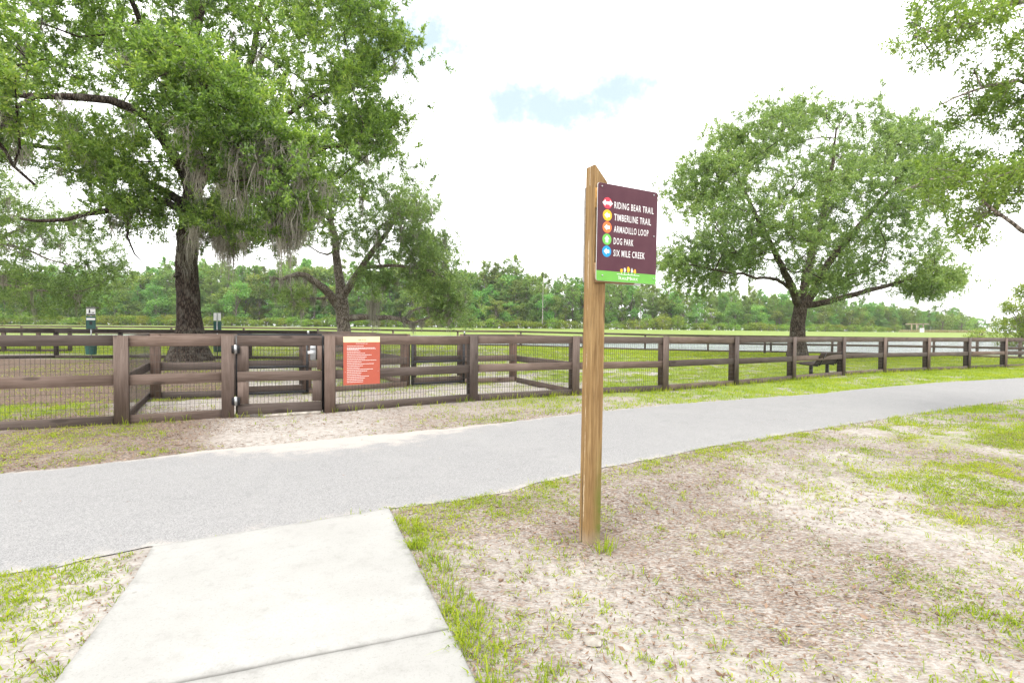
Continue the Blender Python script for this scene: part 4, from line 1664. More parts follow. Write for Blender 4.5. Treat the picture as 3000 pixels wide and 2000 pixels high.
class Skeleton:
    def __init__(self):
        self.P, self.par, self.r, self.ok = [], [], [], []

    def add(self, p, parent, r=0.0, ok=True):
        self.P.append(np.asarray(p, float))
        self.par.append(parent)
        self.r.append(r)
        self.ok.append(ok)
        return len(self.P) - 1

    def limb(self, pts, r0, r1, start=None, ok_from=0.0, step=.45):
        """a given limb as a polyline; returns its node indices"""
        pts = [np.asarray(p, float) for p in pts]
        Q = [pts[0]]
        for a, b in zip(pts[:-1], pts[1:]):
            n = max(1, int(np.linalg.norm(b - a) / step))
            for i in range(1, n + 1):
                Q.append(a + (b - a) * i / n)
        Q = np.array(Q)
        if len(Q) > 3:
            for _ in range(2):
                Q[1:-1] = .25 * Q[:-2] + .5 * Q[1:-1] + .25 * Q[2:]
            Q[1:-1] += RNG.normal(0, step * .06, Q[1:-1].shape)
        idx = []
        prev = start
        if start is None:
            prev = -1
        else:
            Q = Q[1:] if np.linalg.norm(Q[0] - self.P[start]) < .3 else Q
        n = len(Q)
        for i, q in enumerate(Q):
            t = i / max(1, n - 1)
            prev = self.add(q, prev, r0 + (r1 - r0) * t, t >= ok_from)
            idx.append(prev)
        return idx

    def nearest(self, p, far_pen=None):
        A = np.array(self.P)
        d = np.linalg.norm(A - p, axis=1)
        d = np.where(np.array(self.ok), d, 1e9)
        return int(np.argmin(d))

    def reach(self, targets, step=.5, sag=.12, wob=.10):
        """grow branches to targets, nearest first; returns node index of each"""
        cap = len(self.P) + sum(1 for _ in targets) * 30
        A = np.array(self.P)
        ok = np.array(self.ok)
        dl = np.array([np.linalg.norm(A - t, axis=1)[ok].min() for t in targets])
        out = {}
        buf = np.zeros((len(A) + len(targets) * 40, 3))
        okb = np.zeros(len(buf), bool)
        n = len(A)
        buf[:n] = A
        okb[:n] = ok
        for ti in np.argsort(dl):
            t = targets[ti]
            # branches prefer to start from below the target
            dz = buf[:n, 2] - t[2]
            d = np.linalg.norm(buf[:n] - t, axis=1) + np.where(dz > 0, dz * .5, 0) + np.where(okb[:n], 0, 1e9)
            j = int(np.argmin(d))
            a = buf[j].copy()
            L = np.linalg.norm(t - a)
            m = max(1, min(30, int(L / step)))
            side = RNG.normal(0, 1, 3) * L * wob
            prev = j
            for i in range(1, m + 1):
                f = i / m
                q = a + (t - a) * f + side * math.sin(math.pi * f) * (1 - .3 * f)
                q[2] += -sag * L * math.sin(math.pi * f) * .6
                prev = self.add(q, prev)
                if prev < len(buf):
                    buf[prev] = q
                    okb[prev] = True
                    n = prev + 1
            out[ti] = prev
        return [out[i] for i in range(len(targets))]

    def radii(self, tip_r=.006, p=2.3):
        n = len(self.P)
        acc = np.zeros(n)
        kids = np.zeros(n, int)
        for i in range(n):
            if self.par[i] >= 0:
                kids[self.par[i]] += 1
        R = np.zeros(n)
        for i in range(n - 1, -1, -1):
            r = tip_r if kids[i] == 0 else acc[i] ** (1 / p)
            R[i] = max(r, self.r[i]) if self.r[i] > 0 else r
            if self.par[i] >= 0:
                acc[self.par[i]] += r ** p
        # a branch is never thicker than what carries it
        for i in range(n):
            j = self.par[i]
            if j >= 0 and R[i] > R[j]:
                R[i] = R[j]
        self.R = R
        return R

    def tubes(self, min_r=0.0, sides=(10, 6, 4)):
        n = len(self.P)
        kids = [[] for _ in range(n)]
        for i in range(n):
            if self.par[i] >= 0:
                kids[self.par[i]].append(i)
        parts = []
        heads = [i for i in range(n) if self.par[i] < 0]
        while heads:
            h = heads.pop()
            ch = [h]
            cur = h
            while kids[cur]:
                ks = sorted(kids[cur], key=lambda q: -self.R[q])
                heads += ks[1:]
                cur = ks[0]
                ch.append(cur)
            pts = [self.P[i] for i in ch]
            rad = [self.R[i] for i in ch]
            j = self.par[h]
            if j >= 0:
                pts.insert(0, self.P[j])
                rad.insert(0, min(self.R[h] * 1.25, self.R[j] * .95))
            if len(pts) < 2 or max(rad) < min_r:
                continue
            rm = max(rad)
            k = sides[0] if rm > .12 else sides[1] if rm > .03 else sides[2]
            V, Q = tube_arrays(pts, rad, k)
            parts.append((V, [Q]))
        return merge(parts)


def inflate(poly, n, Zc, T, spread=.75, zfun=None, bias=.6, zflat=.6, per=13):
    """clustered points through the volume whose outline in the photograph is poly (pixels), centred on depth Zc, half thickness T"""
    P = np.asarray(poly, float)
    x0, y0 = P.min(0)
    x1, y1 = P.max(0)
    nc = max(6, n // per)
    xs, ys = [], []
    while sum(len(a) for a in xs) < nc:
        x = RNG.uniform(x0, x1, nc * 3)
        y = RNG.uniform(y0, y1, nc * 3)
        k = in_poly(x, y, P)
        xs.append(x[k])
        ys.append(y[k])
    x = np.concatenate(xs)[:nc]
    y = np.concatenate(ys)[:nc]
    d = dist_poly(x, y, P)
    dm = d.max()
    half = T * np.sqrt(np.clip(1 - (1 - d / dm) ** 2, .02, 1))
    u = RNG.uniform(-1, 1, nc)
    u = np.sign(u) * np.abs(u) ** bias
    Z = Zc + u * half
    C = np.array([at(a, b, c) for a, b, c in zip(x, y, Z)])
    tips = np.repeat(C, per, 0)[:n]
    r = RNG.normal(0, 1, tips.shape) * np.array([spread, spread, spread * zflat])
    return C, tips + r


def moss_strands(anchors, n_per, length, width, wob=.035, spread=.085):
    parts = []
    A = np.repeat(np.asarray(anchors), n_per, 0)
    m = len(A)
    A = A + RNG.normal(0, 1, A.shape) * np.array([spread, spread, .05])
    big = np.repeat(RNG.uniform(.3, 1.3, len(anchors)), n_per)
    rad = np.hypot(*(A - np.repeat(np.asarray(anchors), n_per, 0))[:, :2].T) / spread
    L = length * big * np.clip(1.15 - .42 * rad, .15, 1.2) * RNG.uniform(.45, 1.1, m)
    K = 6
    a = RNG.uniform(0, np.pi, m)
    s = np.stack([np.cos(a), np.sin(a), np.zeros(m)], 1)
    rows = []
    drift = np.zeros((m, 3))
    shared = [np.repeat(RNG.normal(0, .028, (len(anchors), 3)) * np.array([1, 1, 0]), n_per, 0) for _ in range(6)]
    W = width * RNG.uniform(.5, 1.5, m)
    for k in range(K):
        t = k / (K - 1)
        c = A + drift
        c[:, 2] -= L * t
        w = W * (1 - .75 * t) * (1 if k < K - 1 else .2)
        rows.append(c - s * w[:, None])
        rows.append(c + s * w[:, None])
        drift = drift + RNG.normal(0, 1, (m, 3)) * np.array([wob, wob, 0]) * .6 + shared[k]
    V = np.stack(rows, 1).reshape(-1, 3)
    i = np.arange(m)[:, None] * (2 * K)
    F = np.concatenate([i + np.array([2 * k, 2 * k + 1, 2 * k + 3, 2 * k + 2]) for k in range(K - 1)])
    return V, [F]


def flare(sk, base_idx, k=1.6, n=4):
    """widen the first nodes of the trunk into root flare"""
    for i, j in enumerate(base_idx[:n]):
        sk.r[j] *= 1 + (k - 1) * (1 - i / n) ** 2


def finish_tree(o, sk, bark, leafV, leafF, leaf_mat, moss=None):
    V, F = sk.tubes(.003)
    link('trunk', mesh_from('trunk', V, F, True), bark, o, Matrix())
    cr = link('crown', mesh_from('crown', leafV, leafF), leaf_mat, o, Matrix(), kind='stuff')
    if moss is not None:
        link('spanish_moss', mesh_from('spanish_moss', moss[0], moss[1]), M_MOSS, o, Matrix(), kind='stuff')


def tip_dirs(sk, idx):
    P = np.array([sk.P[i] for i in idx])
    Q = np.array([sk.P[sk.par[i]] for i in idx])
    return unit(P - Q)


def pick_moss(sk, n, zlo, zhi, rmin=.012, rmax=.16, below=None):
    P = np.array(sk.P)
    k = (sk.R > rmin) & (sk.R < rmax) & (P[:, 2] > zlo) & (P[:, 2] < zhi)
    if below is not None:
        k &= below(P)
    w = np.where(k)[0]
    if len(w) == 0:
        return P[:0]
    return P[RNG.choice(w, min(n, len(w) * 2))]


def A_(l, Z):
    """pixel polyline -> points; Z scalar or list"""
    if np.isscalar(Z):
        Z = [Z] * len(l)
    return [at(x, y, z) for (x, y), z in zip(l, Z)]


# ---- the big mossy oak
def big_oak():
    global RNG
    RNG = np.random.default_rng(31)
    Z0 = 20.0
    foot = at(556, 1062, Z0)
    foot[2] = g1(foot[0], foot[1]) - .05
    o = thing('live_oak', 'huge mossy oak with dark thick trunk behind the entrance gate', 'tree', foot)
    sk = Skeleton()
    tr = sk.limb([foot, at(556, 960, Z0), at(552, 860, Z0), at(545, 770, Z0), at(552, 690, Z0), at(560, 610, Z0), at(566, 560, Z0)], .45, .34, ok_from=.86, step=.3)
    flare(sk, tr, 2.0, 6)
    stub = sk.limb(A_([(548, 800), (524, 808), (514, 803)], [20, 19.7, 19.6]), .17, .13, start=tr[len(tr) // 2 + 1], ok_from=2)
    top = tr[-1]
    a1 = sk.limb(A_([(566, 560), (560, 440), (548, 300), (560, 150), (600, -60), (620, -300)], [20, 20, 19.5, 19, 19, 19]), .30, .07, start=top)
    a2 = sk.limb(A_([(566, 560), (520, 470), (460, 375), (400, 315), (330, 284), (240, 281), (100, 285), (-60, 260)], [20, 19, 17.6, 16.6, 16, 15.6, 15, 14.5]), .21, .06, start=top)
    a3 = sk.limb(A_([(575, 540), (600, 500), (640, 420), (690, 300), (735, 190), (760, 60), (790, -120)], [20, 20, 20.4, 21, 21.5, 22, 22]), .22, .06, start=top)
    a4 = sk.limb(A_([(560, 610), (480, 560), (420, 535), (330, 475), (250, 440), (120, 432), (-40, 400)], [20, 20, 20, 20.6, 21, 21.5, 22]), .17, .05, start=tr[-3])
    a5 = sk.limb(A_([(556, 640), (480, 575), (400, 590), (330, 618), (250, 628), (150, 655), (60, 640)], [20, 19.2, 18.5, 18, 18, 18, 18]), .15, .04, start=tr[-4])
    sk.limb(A_([(390, 595), (372, 650), (362, 700), (385, 740), (430, 782)], 18.4), .05, .012, start=a5[len(a5) // 3])
    a6 = sk.limb(A_([(570, 590), (620, 600), (690, 560), (780, 500), (860, 470), (960, 425), (1060, 420), (1130, 428)], [20, 19, 18.4, 18.2, 18.6, 19.5, 20.5, 21.5]), .19, .04, start=tr[-2])
    a7 = sk.limb(A_([(575, 520), (640, 470), (740, 420), (860, 320), (960, 260), (1080, 200), (1180, 140)], [20, 20.5, 21, 21.5, 22, 22, 22]), .15, .018, start=a3[1])
    a8 = sk.limb(A_([(560, 600), (580, 540), (620, 470), (660, 420), (640, 330), (600, 250)], [20, 17, 14, 12.3, 11.5, 11]), .17, .05, start=tr[-2])
    a9 = sk.limb(A_([(620, 470), (720, 480), (800, 540), (840, 600)], [14, 12.4, 11.6, 11.3]), .09, .03, start=a8[len(a8) // 2])
    a10 = sk.limb(A_([(560, 440), (500, 250), (430, 120), (380, -20), (300, -200)], [20, 18.4, 17, 16, 15]), .15, .05, start=a1[3])
    a11 = sk.limb(A_([(100, 285), (30, 330), (-40, 420), (40, 470), (100, 540)], [15, 13, 12, 11.6, 11.4]), .06, .03, start=a2[-3])
    polyB = [(-260, -420), (1060, -420), (1095, 0), (1150, 90), (1200, 115), (1180, 175), (1145, 215), (1030, 230), (1060, 285), (1130, 305), (1170, 385), (1140, 435), (1080, 470),
             (1040, 560), (960, 640), (860, 690), (740, 715), (640, 700), (590, 640), (560, 560), (440, 520), (330, 470), (340, 360), (300, 330), (300, 250), (60, 260), (-260, 300)]
    polyN = [(380, 180), (420, 110), (500, 90), (600, 150), (720, 230), (800, 330), (880, 400), (930, 520), (920, 620), (860, 690), (760, 650), (690, 560), (600, 470), (520, 400), (470, 340), (430, 280)]
    polyL = [(-260, 40), (40, 30), (95, 120), (110, 250), (80, 340), (30, 370), (-260, 400)]
    polyLL = [(-120, 340), (90, 310), (250, 380), (330, 430), (430, 520), (470, 640), (420, 690), (330, 640), (230, 520), (100, 470), (-120, 460)]
    polyD = [(500, 620), (620, 610), (760, 640), (760, 700), (640, 720), (520, 700)]
    sets = [(polyB, 3700, 20.0, 6.0, .62, .124, 5, 18), (polyN, 900, 11.6, 1.2, .30, .088, 6, 12), (polyL, 420, 11.2, 1.3, .32, .088, 6, 11),
            ([(960, 260), (1040, 150), (1150, 85), (1205, 115), (1180, 180), (1080, 228), (1000, 280)], 240, 21.8, 1.6, .42, .124, 5, 18),
            ([(1040, 285), (1140, 300), (1178, 385), (1140, 445), (1040, 455), (980, 400)], 230, 20.8, 1.6, .42, .124, 5, 18),
            ([(860, -40), (1090, -20), (1112, 60), (1000, 150), (860, 130)], 200, 21.5, 2.0, .5, .124, 5, 18),
            (polyLL, 800, 19.0, 2.4, .45, .112, 5, 16), (polyD, 240, 18.6, 1.6, .40, .105, 5, 16)]
    parts = []
    for poly, n, Zc, T, spr, L, ntw, nlf in sets:
        C, tips = inflate(poly, n, Zc, T, spr)
        sk.reach(C, .55)
        idx = sk.reach(tips, .4, .05, .12)
        td = tip_dirs(sk, idx)
        parts.append(sprays(np.array([sk.P[i] for i in idx]), td, ntw, nlf, .34 if L > .1 else .22, L, .44, .3, tri=L > .1))
    sk.radii(.0045)
    V, F = merge(parts)
    A = pick_moss(sk, 95, 2.2, 12, .012, .2)
    A2 = pick_moss(sk, 80, 3.6, 5.8, .006, .2, lambda P: (to_px(P)[0] > 480) & (to_px(P)[0] < 980))
    A3 = pick_moss(sk, 60, 3.0, 8.0, .006, .2, lambda P: (to_px(P)[0] < 360))
    tk = np.array([at(x, y, 19.55) for x, y in ((548, 430), (540, 470), (560, 500), (536, 520), (552, 460), (545, 400), (548, 720), (540, 740), (556, 700), (530, 690))])
    m1 = merge([moss_strands(np.concatenate([A, A3]), 28, 1.0, .010, .05, .08), moss_strands(A2, 58, 1.35, .010, .055, .15)])
    m2 = moss_strands(tk, 60, 1.3, .009, .05, .2)
    finish_tree(o, sk, M_BARK, V, F, L_OAK, merge([m1, m2]))


big_oak()


def mid_oak():
    global RNG
    RNG = np.random.default_rng(32)
    Z0 = 28.0
    foot = at(1008, 1022, Z0)
    foot[2] = g1(foot[0], foot[1]) - .05
    o = thing('live_oak', 'sprawling mossy oak with a long low bare limb beyond the vestibule', 'tree', foot)
    sk = Skeleton()
    tr = sk.limb([foot] + A_([(1006, 960), (1004, 910), (1000, 872)], Z0), .38, .33, ok_from=2, step=.4)
    flare(sk, tr, 1.6, 3)
    c = sk.limb(A_([(1000, 872), (998, 830), (988, 770), (982, 720), (972, 650), (960, 560), (980, 480)], [28, 28, 28, 28, 28.3, 28.6, 29]), .25, .06, start=tr[-1], ok_from=.35)
    l = sk.limb(A_([(990, 895), (975, 868), (955, 845), (925, 824), (895, 800), (870, 790), (845, 815), (825, 828), (800, 812)], [28, 27.6, 27, 26.4, 26, 25.7, 25.5, 25.3, 25]), .26, .05, start=tr[-2], ok_from=.5)
    r = sk.limb(A_([(1008, 868), (1022, 838), (1040, 815), (1055, 790), (1085, 740), (1130, 690), (1170, 620), (1200, 580)], [28, 27.8, 27.5, 27.2, 27, 27, 27.4, 28]), .20, .05, start=tr[-1], ok_from=.3)
    r2 = sk.limb(A_([(1055, 790), (1110, 775), (1170, 778), (1230, 790), (1290, 800), (1340, 850)], [27.2, 26.5, 26, 26, 26.2, 26.5]), .11, .03, start=r[len(r) // 2])
    lo = sk.limb(A_([(1016, 930), (1045, 923), (1075, 930), (1105, 936), (1140, 928), (1180, 931), (1190, 945), (1196, 953), (1230, 945), (1270, 920), (1310, 905)], [28, 27.6, 27.2, 27, 26.8, 26.6, 26.5, 26.4, 26.3, 26.2, 26]),
                 .17, .03, start=tr[-3], ok_from=.7)
    lo2 = sk.limb(A_([(1185, 931), (1200, 900), (1225, 900), (1265, 895), (1290, 915), (1310, 920)], 26.5), .06, .012, start=lo[int(len(lo) * .62)])
    ll = sk.limb(A_([(980, 878), (950, 868), (915, 870), (890, 882), (860, 880)], [27.6, 27, 26.6, 26.3, 26]), .08, .02, start=l[1])
    u = sk.limb(A_([(984, 735), (960, 765), (935, 748), (905, 720)], [28, 27.5, 27, 27]), .08, .03, start=c[len(c) // 3])
    polys = [([(780, 700), (860, 590), (930, 500), (1030, 450), (1110, 470), (1150, 515), (1200, 555), (1250, 590), (1262, 640), (1290, 690), (1312, 735), (1340, 780), (1362, 850), (1365, 930), (1320, 940),
               (1290, 880), (1240, 820), (1180, 790), (1110, 800), (1060, 760), (1010, 740), (940, 700), (860, 760)], 1500, 28.4, 4.0, .58),
             ([(1150, 690), (1210, 590), (1262, 610), (1312, 735), (1366, 850), (1365, 935), (1290, 930), (1225, 840)], 420, 27.4, 2.2, .45),
             ([(800, 850), (860, 840), (930, 860), (900, 900), (830, 915), (795, 890)], 90, 26.3, 1.0, .4),
             ([(1080, 790), (1160, 800), (1130, 870), (1080, 850)], 70, 26.5, 1.0, .4),
             ([(1290, 830), (1350, 850), (1370, 940), (1310, 960), (1280, 920)], 90, 26.4, .8, .4)]
    parts = []
    for poly, n, Zc, T, spr in polys:
        C, tips = inflate(poly, n, Zc, T, spr)
        sk.reach(C, .6)
        idx = sk.reach(tips, .45, .05, .14)
        parts.append(sprays(np.array([sk.P[i] for i in idx]), tip_dirs(sk, idx), 5, 14, .36, .112, .46, .3, tri=True))
    sk.radii(.005)
    V, F = merge(parts)
    A = pick_moss(sk, 130, 1.8, 9, .008, .2)
    A2 = np.array([sk.P[i] for i in lo[int(len(lo) * .6):] + lo2 + ll + l[len(l) // 2:]])
    A2 = A2[RNG.choice(len(A2), 90)]
    hang = np.array([at(1090, 880, 26.8), at(1096, 885, 26.8), at(1100, 878, 26.9)])
    m = merge([moss_strands(A, 30, 1.2, .012), moss_strands(A2, 22, .75, .012), moss_strands(hang, 60, 1.7, .014, .05, .22)])
    finish_tree(o, sk, M_BARK2, V, F, L_OAK2, m)


mid_oak()


def right_oak():
    global RNG
    RNG = np.random.default_rng(33)
    Z0 = 29.0
    foot = at(2336, 1040, Z0)
    foot[2] = g1(foot[0], foot[1]) - .05
    o = thing('live_oak', 'broad domed oak standing alone by the bench and pond fence', 'tree', foot)
    sk = Skeleton()
    tr = sk.limb([foot] + A_([(2334, 985), (2336, 945), (2342, 915), (2346, 895)], Z0), .42, .36, ok_from=2, step=.4)
    flare(sk, tr, 1.5, 3)
    t = tr[-1]
    c = sk.limb(A_([(2346, 895), (2352, 850), (2370, 770), (2390, 700), (2420, 600), (2440, 480), (2450, 380)], [29, 29, 29.5, 30, 30, 30, 30]), .25, .05, start=t, ok_from=.3)
    l = sk.limb(A_([(2340, 905), (2330, 865), (2318, 835), (2300, 800), (2270, 740), (2230, 660), (2180, 560), (2150, 480)], [29, 28.6, 28, 27.6, 27, 27, 27.4, 28]), .22, .05, start=tr[-1], ok_from=.3)
    l2 = sk.limb(A_([(2318, 845), (2298, 830), (2262, 812), (2215, 822), (2180, 795), (2130, 805), (2060, 780), (1990, 770)], [28.6, 28, 27, 26.4, 26, 25.8, 25.8, 26]), .11, .03, start=l[2], ok_from=.4)
    r = sk.limb(A_([(2350, 900), (2385, 860), (2400, 800), (2450, 740), (2520, 660), (2600, 560), (2660, 480)], [29, 29, 28.6, 28, 27.6, 28, 28]), .22, .05, start=t, ok_from=.35)
    r2 = sk.limb(A_([(2352, 898), (2385, 890), (2430, 880), (2480, 872), (2540, 850), (2600, 835), (2680, 815), (2750, 800)], [29, 28.6, 28.2, 28, 27.8, 27.6, 27.6, 28]), .17, .04, start=tr[-1], ok_from=.5)
    polyR = [(1927, 751), (2009, 678), (1985, 600), (1975, 540), (1982, 491), (2057, 473), (2100, 406), (2179, 382), (2197, 327), (2288, 309), (2403, 300), (2506, 309), (2572, 315), (2657, 333),
             (2736, 382), (2748, 454), (2740, 563), (2760, 636), (2766, 733), (2812, 806), (2795, 860), (2740, 880), (2660, 850), (2600, 818), (2506, 850), (2420, 880), (2360, 842), (2324, 800),
             (2263, 780), (2203, 800), (2100, 850), (1995, 856), (1960, 806)]
    C, tips = inflate(polyR, 3450, 29.0, 7.0, .58, bias=.5)
    sk.reach(C, .6)
    idx = sk.reach(tips, .45, .05, .12)
    for poly, n, Zc, T in (([(1927, 751), (2009, 678), (2120, 700), (2200, 790), (2100, 850), (1960, 830)], 260, 27.5, 2.2),
                           ([(1970, 545), (1980, 488), (2060, 470), (2150, 520), (2140, 600), (1995, 640)], 200, 28.5, 2.5),
                           ([(2640, 780), (2812, 800), (2800, 860), (2720, 878), (2620, 830)], 200, 27.8, 2.0),
                           ([(2640, 335), (2740, 385), (2752, 560), (2650, 520), (2600, 400)], 200, 28.5, 2.5),
                           ([(2090, 405), (2200, 330), (2420, 300), (2420, 380), (2200, 460)], 200, 28.5, 3.0)):
        C, tips = inflate(poly, n, Zc, T, .5)
        sk.reach(C, .6)
        idx = idx + sk.reach(tips, .45, .05, .12)
    V, F = sprays(np.array([sk.P[i] for i in idx]), tip_dirs(sk, idx), 5, 17, .38, .125, .46, .3, tri=True)
    sk.radii(.005)
    A = pick_moss(sk, 70, 2.0, 8, .012, .15)
    finish_tree(o, sk, M_BARK_MID, V, F, L_OAK2, moss_strands(A, 24, .8, .011))


right_oak()


def left_tree():
    global RNG
    RNG = np.random.default_rng(34)
    Z0 = 27.0
    foot = at(-190, 1020, Z0)
    foot[2] = g1(foot[0], foot[1]) - .05
    o = thing('live_oak', 'pale green drooping oak beyond the nearly black fence', 'tree', foot)
    sk = Skeleton()
    tr = sk.limb([foot] + A_([(-190, 960), (-180, 880), (-170, 800)], Z0), .40, .33, ok_from=2, step=.4)
    flare(sk, tr, 1.5, 3)
    sk.limb(A_([(-170, 800), (-60, 720), (20, 690), (90, 655), (160, 640)], [27, 26, 25.4, 25, 25]), .16, .03, start=tr[-1], ok_from=.3)
    sk.limb(A_([(-170, 800), (-60, 710), (60, 722), (150, 765), (225, 780)], [27, 25.6, 25, 24.6, 24.4]), .12, .02, start=tr[-1], ok_from=.4)
    sk.limb(A_([(-175, 830), (-60, 820), (60, 840), (150, 855), (230, 865)], [27, 25.6, 25, 25, 25]), .12, .02, start=tr[-2], ok_from=.4)
    sk.limb(A_([(-170, 800), (-160, 680), (-100, 560), (0, 500)], [27, 27, 27, 27]), .18, .05, start=tr[-1], ok_from=.3)
    poly = [(-300, 420), (-60, 470), (60, 520), (180, 620), (290, 690), (345, 750), (365, 830), (350, 890), (290, 910), (230, 890), (170, 900), (110, 905), (40, 925), (-60, 930), (-300, 900)]
    C, tips = inflate(poly, 1700, 26.0, 3.0, .52)
    sk.reach(C, .6)
    idx = sk.reach(tips, .45, .05, .12)
    V, F = sprays(np.array([sk.P[i] for i in idx]), tip_dirs(sk, idx), 5, 15, .38, .115, .46, .3, tri=True)
    sk.radii(.005)
    finish_tree(o, sk, M_BARK2, V, F, L_OAK2, moss_strands(pick_moss(sk, 80, 1.6, 9, .008, .15), 28, 1.2, .012))


left_tree()


def near_right_tree():
    global RNG
    RNG = np.random.default_rng(35)
    Z0 = 8.5
    foot = at(3560, 1230, Z0)
    foot[2] = g1(foot[0], foot[1]) - .05
    o = thing('live_oak', 'oak whose leafy boughs reach in above the asphalt path', 'tree', foot)
    sk = Skeleton()
    tr = sk.limb([foot] + A_([(3550, 1000), (3530, 760), (3500, 600)], Z0), .34, .26, ok_from=2, step=.3)
    flare(sk, tr, 1.5, 3)
    t = tr[-1]
    sk.limb(A_([(3500, 600), (3250, 640), (3080, 680), (2985, 682), (2960, 650), (2935, 635), (2905, 610), (2880, 590)], [8.5, 8, 7.5, 7.2, 7.2, 7.1, 7.0, 7.0]), .085, .018, start=t, ok_from=.55, step=.2)
    sk.limb(A_([(3500, 600), (3300, 420), (3100, 280), (2980, 232), (2880, 255), (2760, 305)], [8.5, 8, 7.6, 7.4, 7.3, 7.2]), .10, .008, start=t, ok_from=.3, step=.2)
    sk.limb(A_([(3500, 600), (3380, 250), (3200, 30), (3000, 0), (2880, 30), (2760, 80), (2680, 110)], [8.5, 8, 7.6, 7.4, 7.3, 7.2, 7.2]), .10, .008, start=t, ok_from=.3, step=.2)
    sk.limb(A_([(3300, 420), (3150, 430), (3000, 480), (2850, 510), (2720, 530), (2640, 560)], [8, 7.6, 7.4, 7.3, 7.3, 7.3]), .06, .006, start=sk.nearest(at(3300, 420, 8)), ok_from=.2, step=.2)
    polys = [([(2640, 90), (2670, 55), (2730, 10), (2780, -120), (3320, -160), (3320, 250), (3000, 270), (2930, 240), (2860, 220), (2800, 200), (2740, 195), (2700, 200), (2660, 140)], 520, 7.5, .8, .14),
             ([(2720, 310), (2790, 270), (2900, 240), (3000, 220), (3300, 260), (3300, 420), (3000, 400), (2900, 360), (2800, 350), (2740, 345)], 300, 7.4, .6, .13),
             ([(2630, 560), (2680, 490), (2760, 440), (2860, 410), (3000, 400), (3300, 430), (3300, 560), (3000, 560), (2930, 600), (2880, 640), (2820, 690), (2800, 640), (2740, 610), (2670, 600)], 520, 7.4, .8, .14),
             ([(2810, 660), (2870, 640), (2890, 690), (2850, 735), (2815, 720)], 28, 7.1, .2, .07)]
    parts = []
    for poly, n, Zc, T, spr in polys:
        C, tips = inflate(poly, n, Zc, T, spr, per=9)
        sk.reach(C, .25)
        idx = sk.reach(tips, .2, .05, .12)
        parts.append(sprays(np.array([sk.P[i] for i in idx]), tip_dirs(sk, idx), 4, 10, .16, .057, .40, .1))
    sk.radii(.0028)
    V, F = merge(parts)
    an = np.array([at(2958, 690, 7.2), at(2885, 600, 7.0), at(2890, 610, 7.0)])
    finish_tree(o, sk, M_BARK2, V, F, L_NEAR, moss_strands(an, 14, .3, .004, .01, .02))


near_right_tree()


# ------------------------------------------------------------------ forest beyond the pond
def proto(name, trunk_me, crown_me, bark, leaf):
    t = bpy.data.objects.new('trunk', trunk_me)
    trunk_me.materials.append(bark)
    c = bpy.data.objects.new('crown', crown_me)
    crown_me.materials.append(leaf)
    c['kind'] = 'stuff'
    return (name, t, c)


def plant(pr, loc, h, wid, rot, label, cat, group):
    name, t, c = pr
    o = bpy.data.objects.new(name, None)
    COL.objects.link(o)
    o.location = loc
    o.rotation_euler = (0, 0, rot)
    o.scale = (wid, wid, h)
    o['label'] = label
    o['category'] = cat
    o['group'] = group
    for q in (t, c):
        k = q.copy()
        COL.objects.link(k)
        k.parent = o
    return o


def pine_proto(seed, bare=.45, droop=.1, full=1.0):
    """a pine of unit height (scaled later), about 18 m in reality"""
    r = np.random.default_rng(seed)
    H = 18.0
    pts = [np.array([r.normal(0, .1) * k * .3, r.normal(0, .1) * k * .3, H * k / 6]) for k in range(7)]
    parts = [tube_arrays(pts, [.19 * (1 - .12 * k) if k < 6 else .03 for k in range(7)], 7)]
    parts = [(parts[0][0], [parts[0][1]])]
    T = []
    z = H * bare
    while z < H * .99:
        f = (z - H * bare) / (H * (1 - bare))
        reach = (.45 + 2.3 * math.sin(math.pi * min(1, .18 + f * .80)) ** .8) * full * r.uniform(.7, 1.15)
        for k in range(int(r.integers(3, 6))):
            a = r.uniform(0, 6.28)
            if r.uniform() < .15:
                continue
            rr = reach * r.uniform(.55, 1.1)
            e = np.array([math.cos(a) * rr, math.sin(a) * rr, z + rr * r.uniform(.0, .55)])
            b = np.array([0, 0, z])
            m = (b + e) / 2 + np.array([0, 0, -.1])
            V, Q = tube_arrays([b, m, e], [.05, .035, .012], 3)
            parts.append((V, [Q]))
            for q in range(int(r.integers(4, 7))):
                T.append(b + (e - b) * r.uniform(.45, 1.05) + r.normal(0, .22, 3))
        z += r.uniform(.45, .8)
    T = np.array(T)
    n = 20
    P = np.repeat(T, n, 0) + r.normal(0, .10, (len(T) * n, 3))
    d = unit(r.normal(0, 1, P.shape) + np.array([0, 0, .35]))
    L = r.uniform(.28, .62, len(P))
    V, F = leaf_cards(P, d, unit(r.normal(0, 1, P.shape)), L, L * .30)
    V1, F1 = merge(parts)
    return proto('pine_tree', mesh_from('pine_trunk', V1 / H, F1, True), mesh_from('pine_crown', V / H, F), M_PINEBARK, L_PINE)


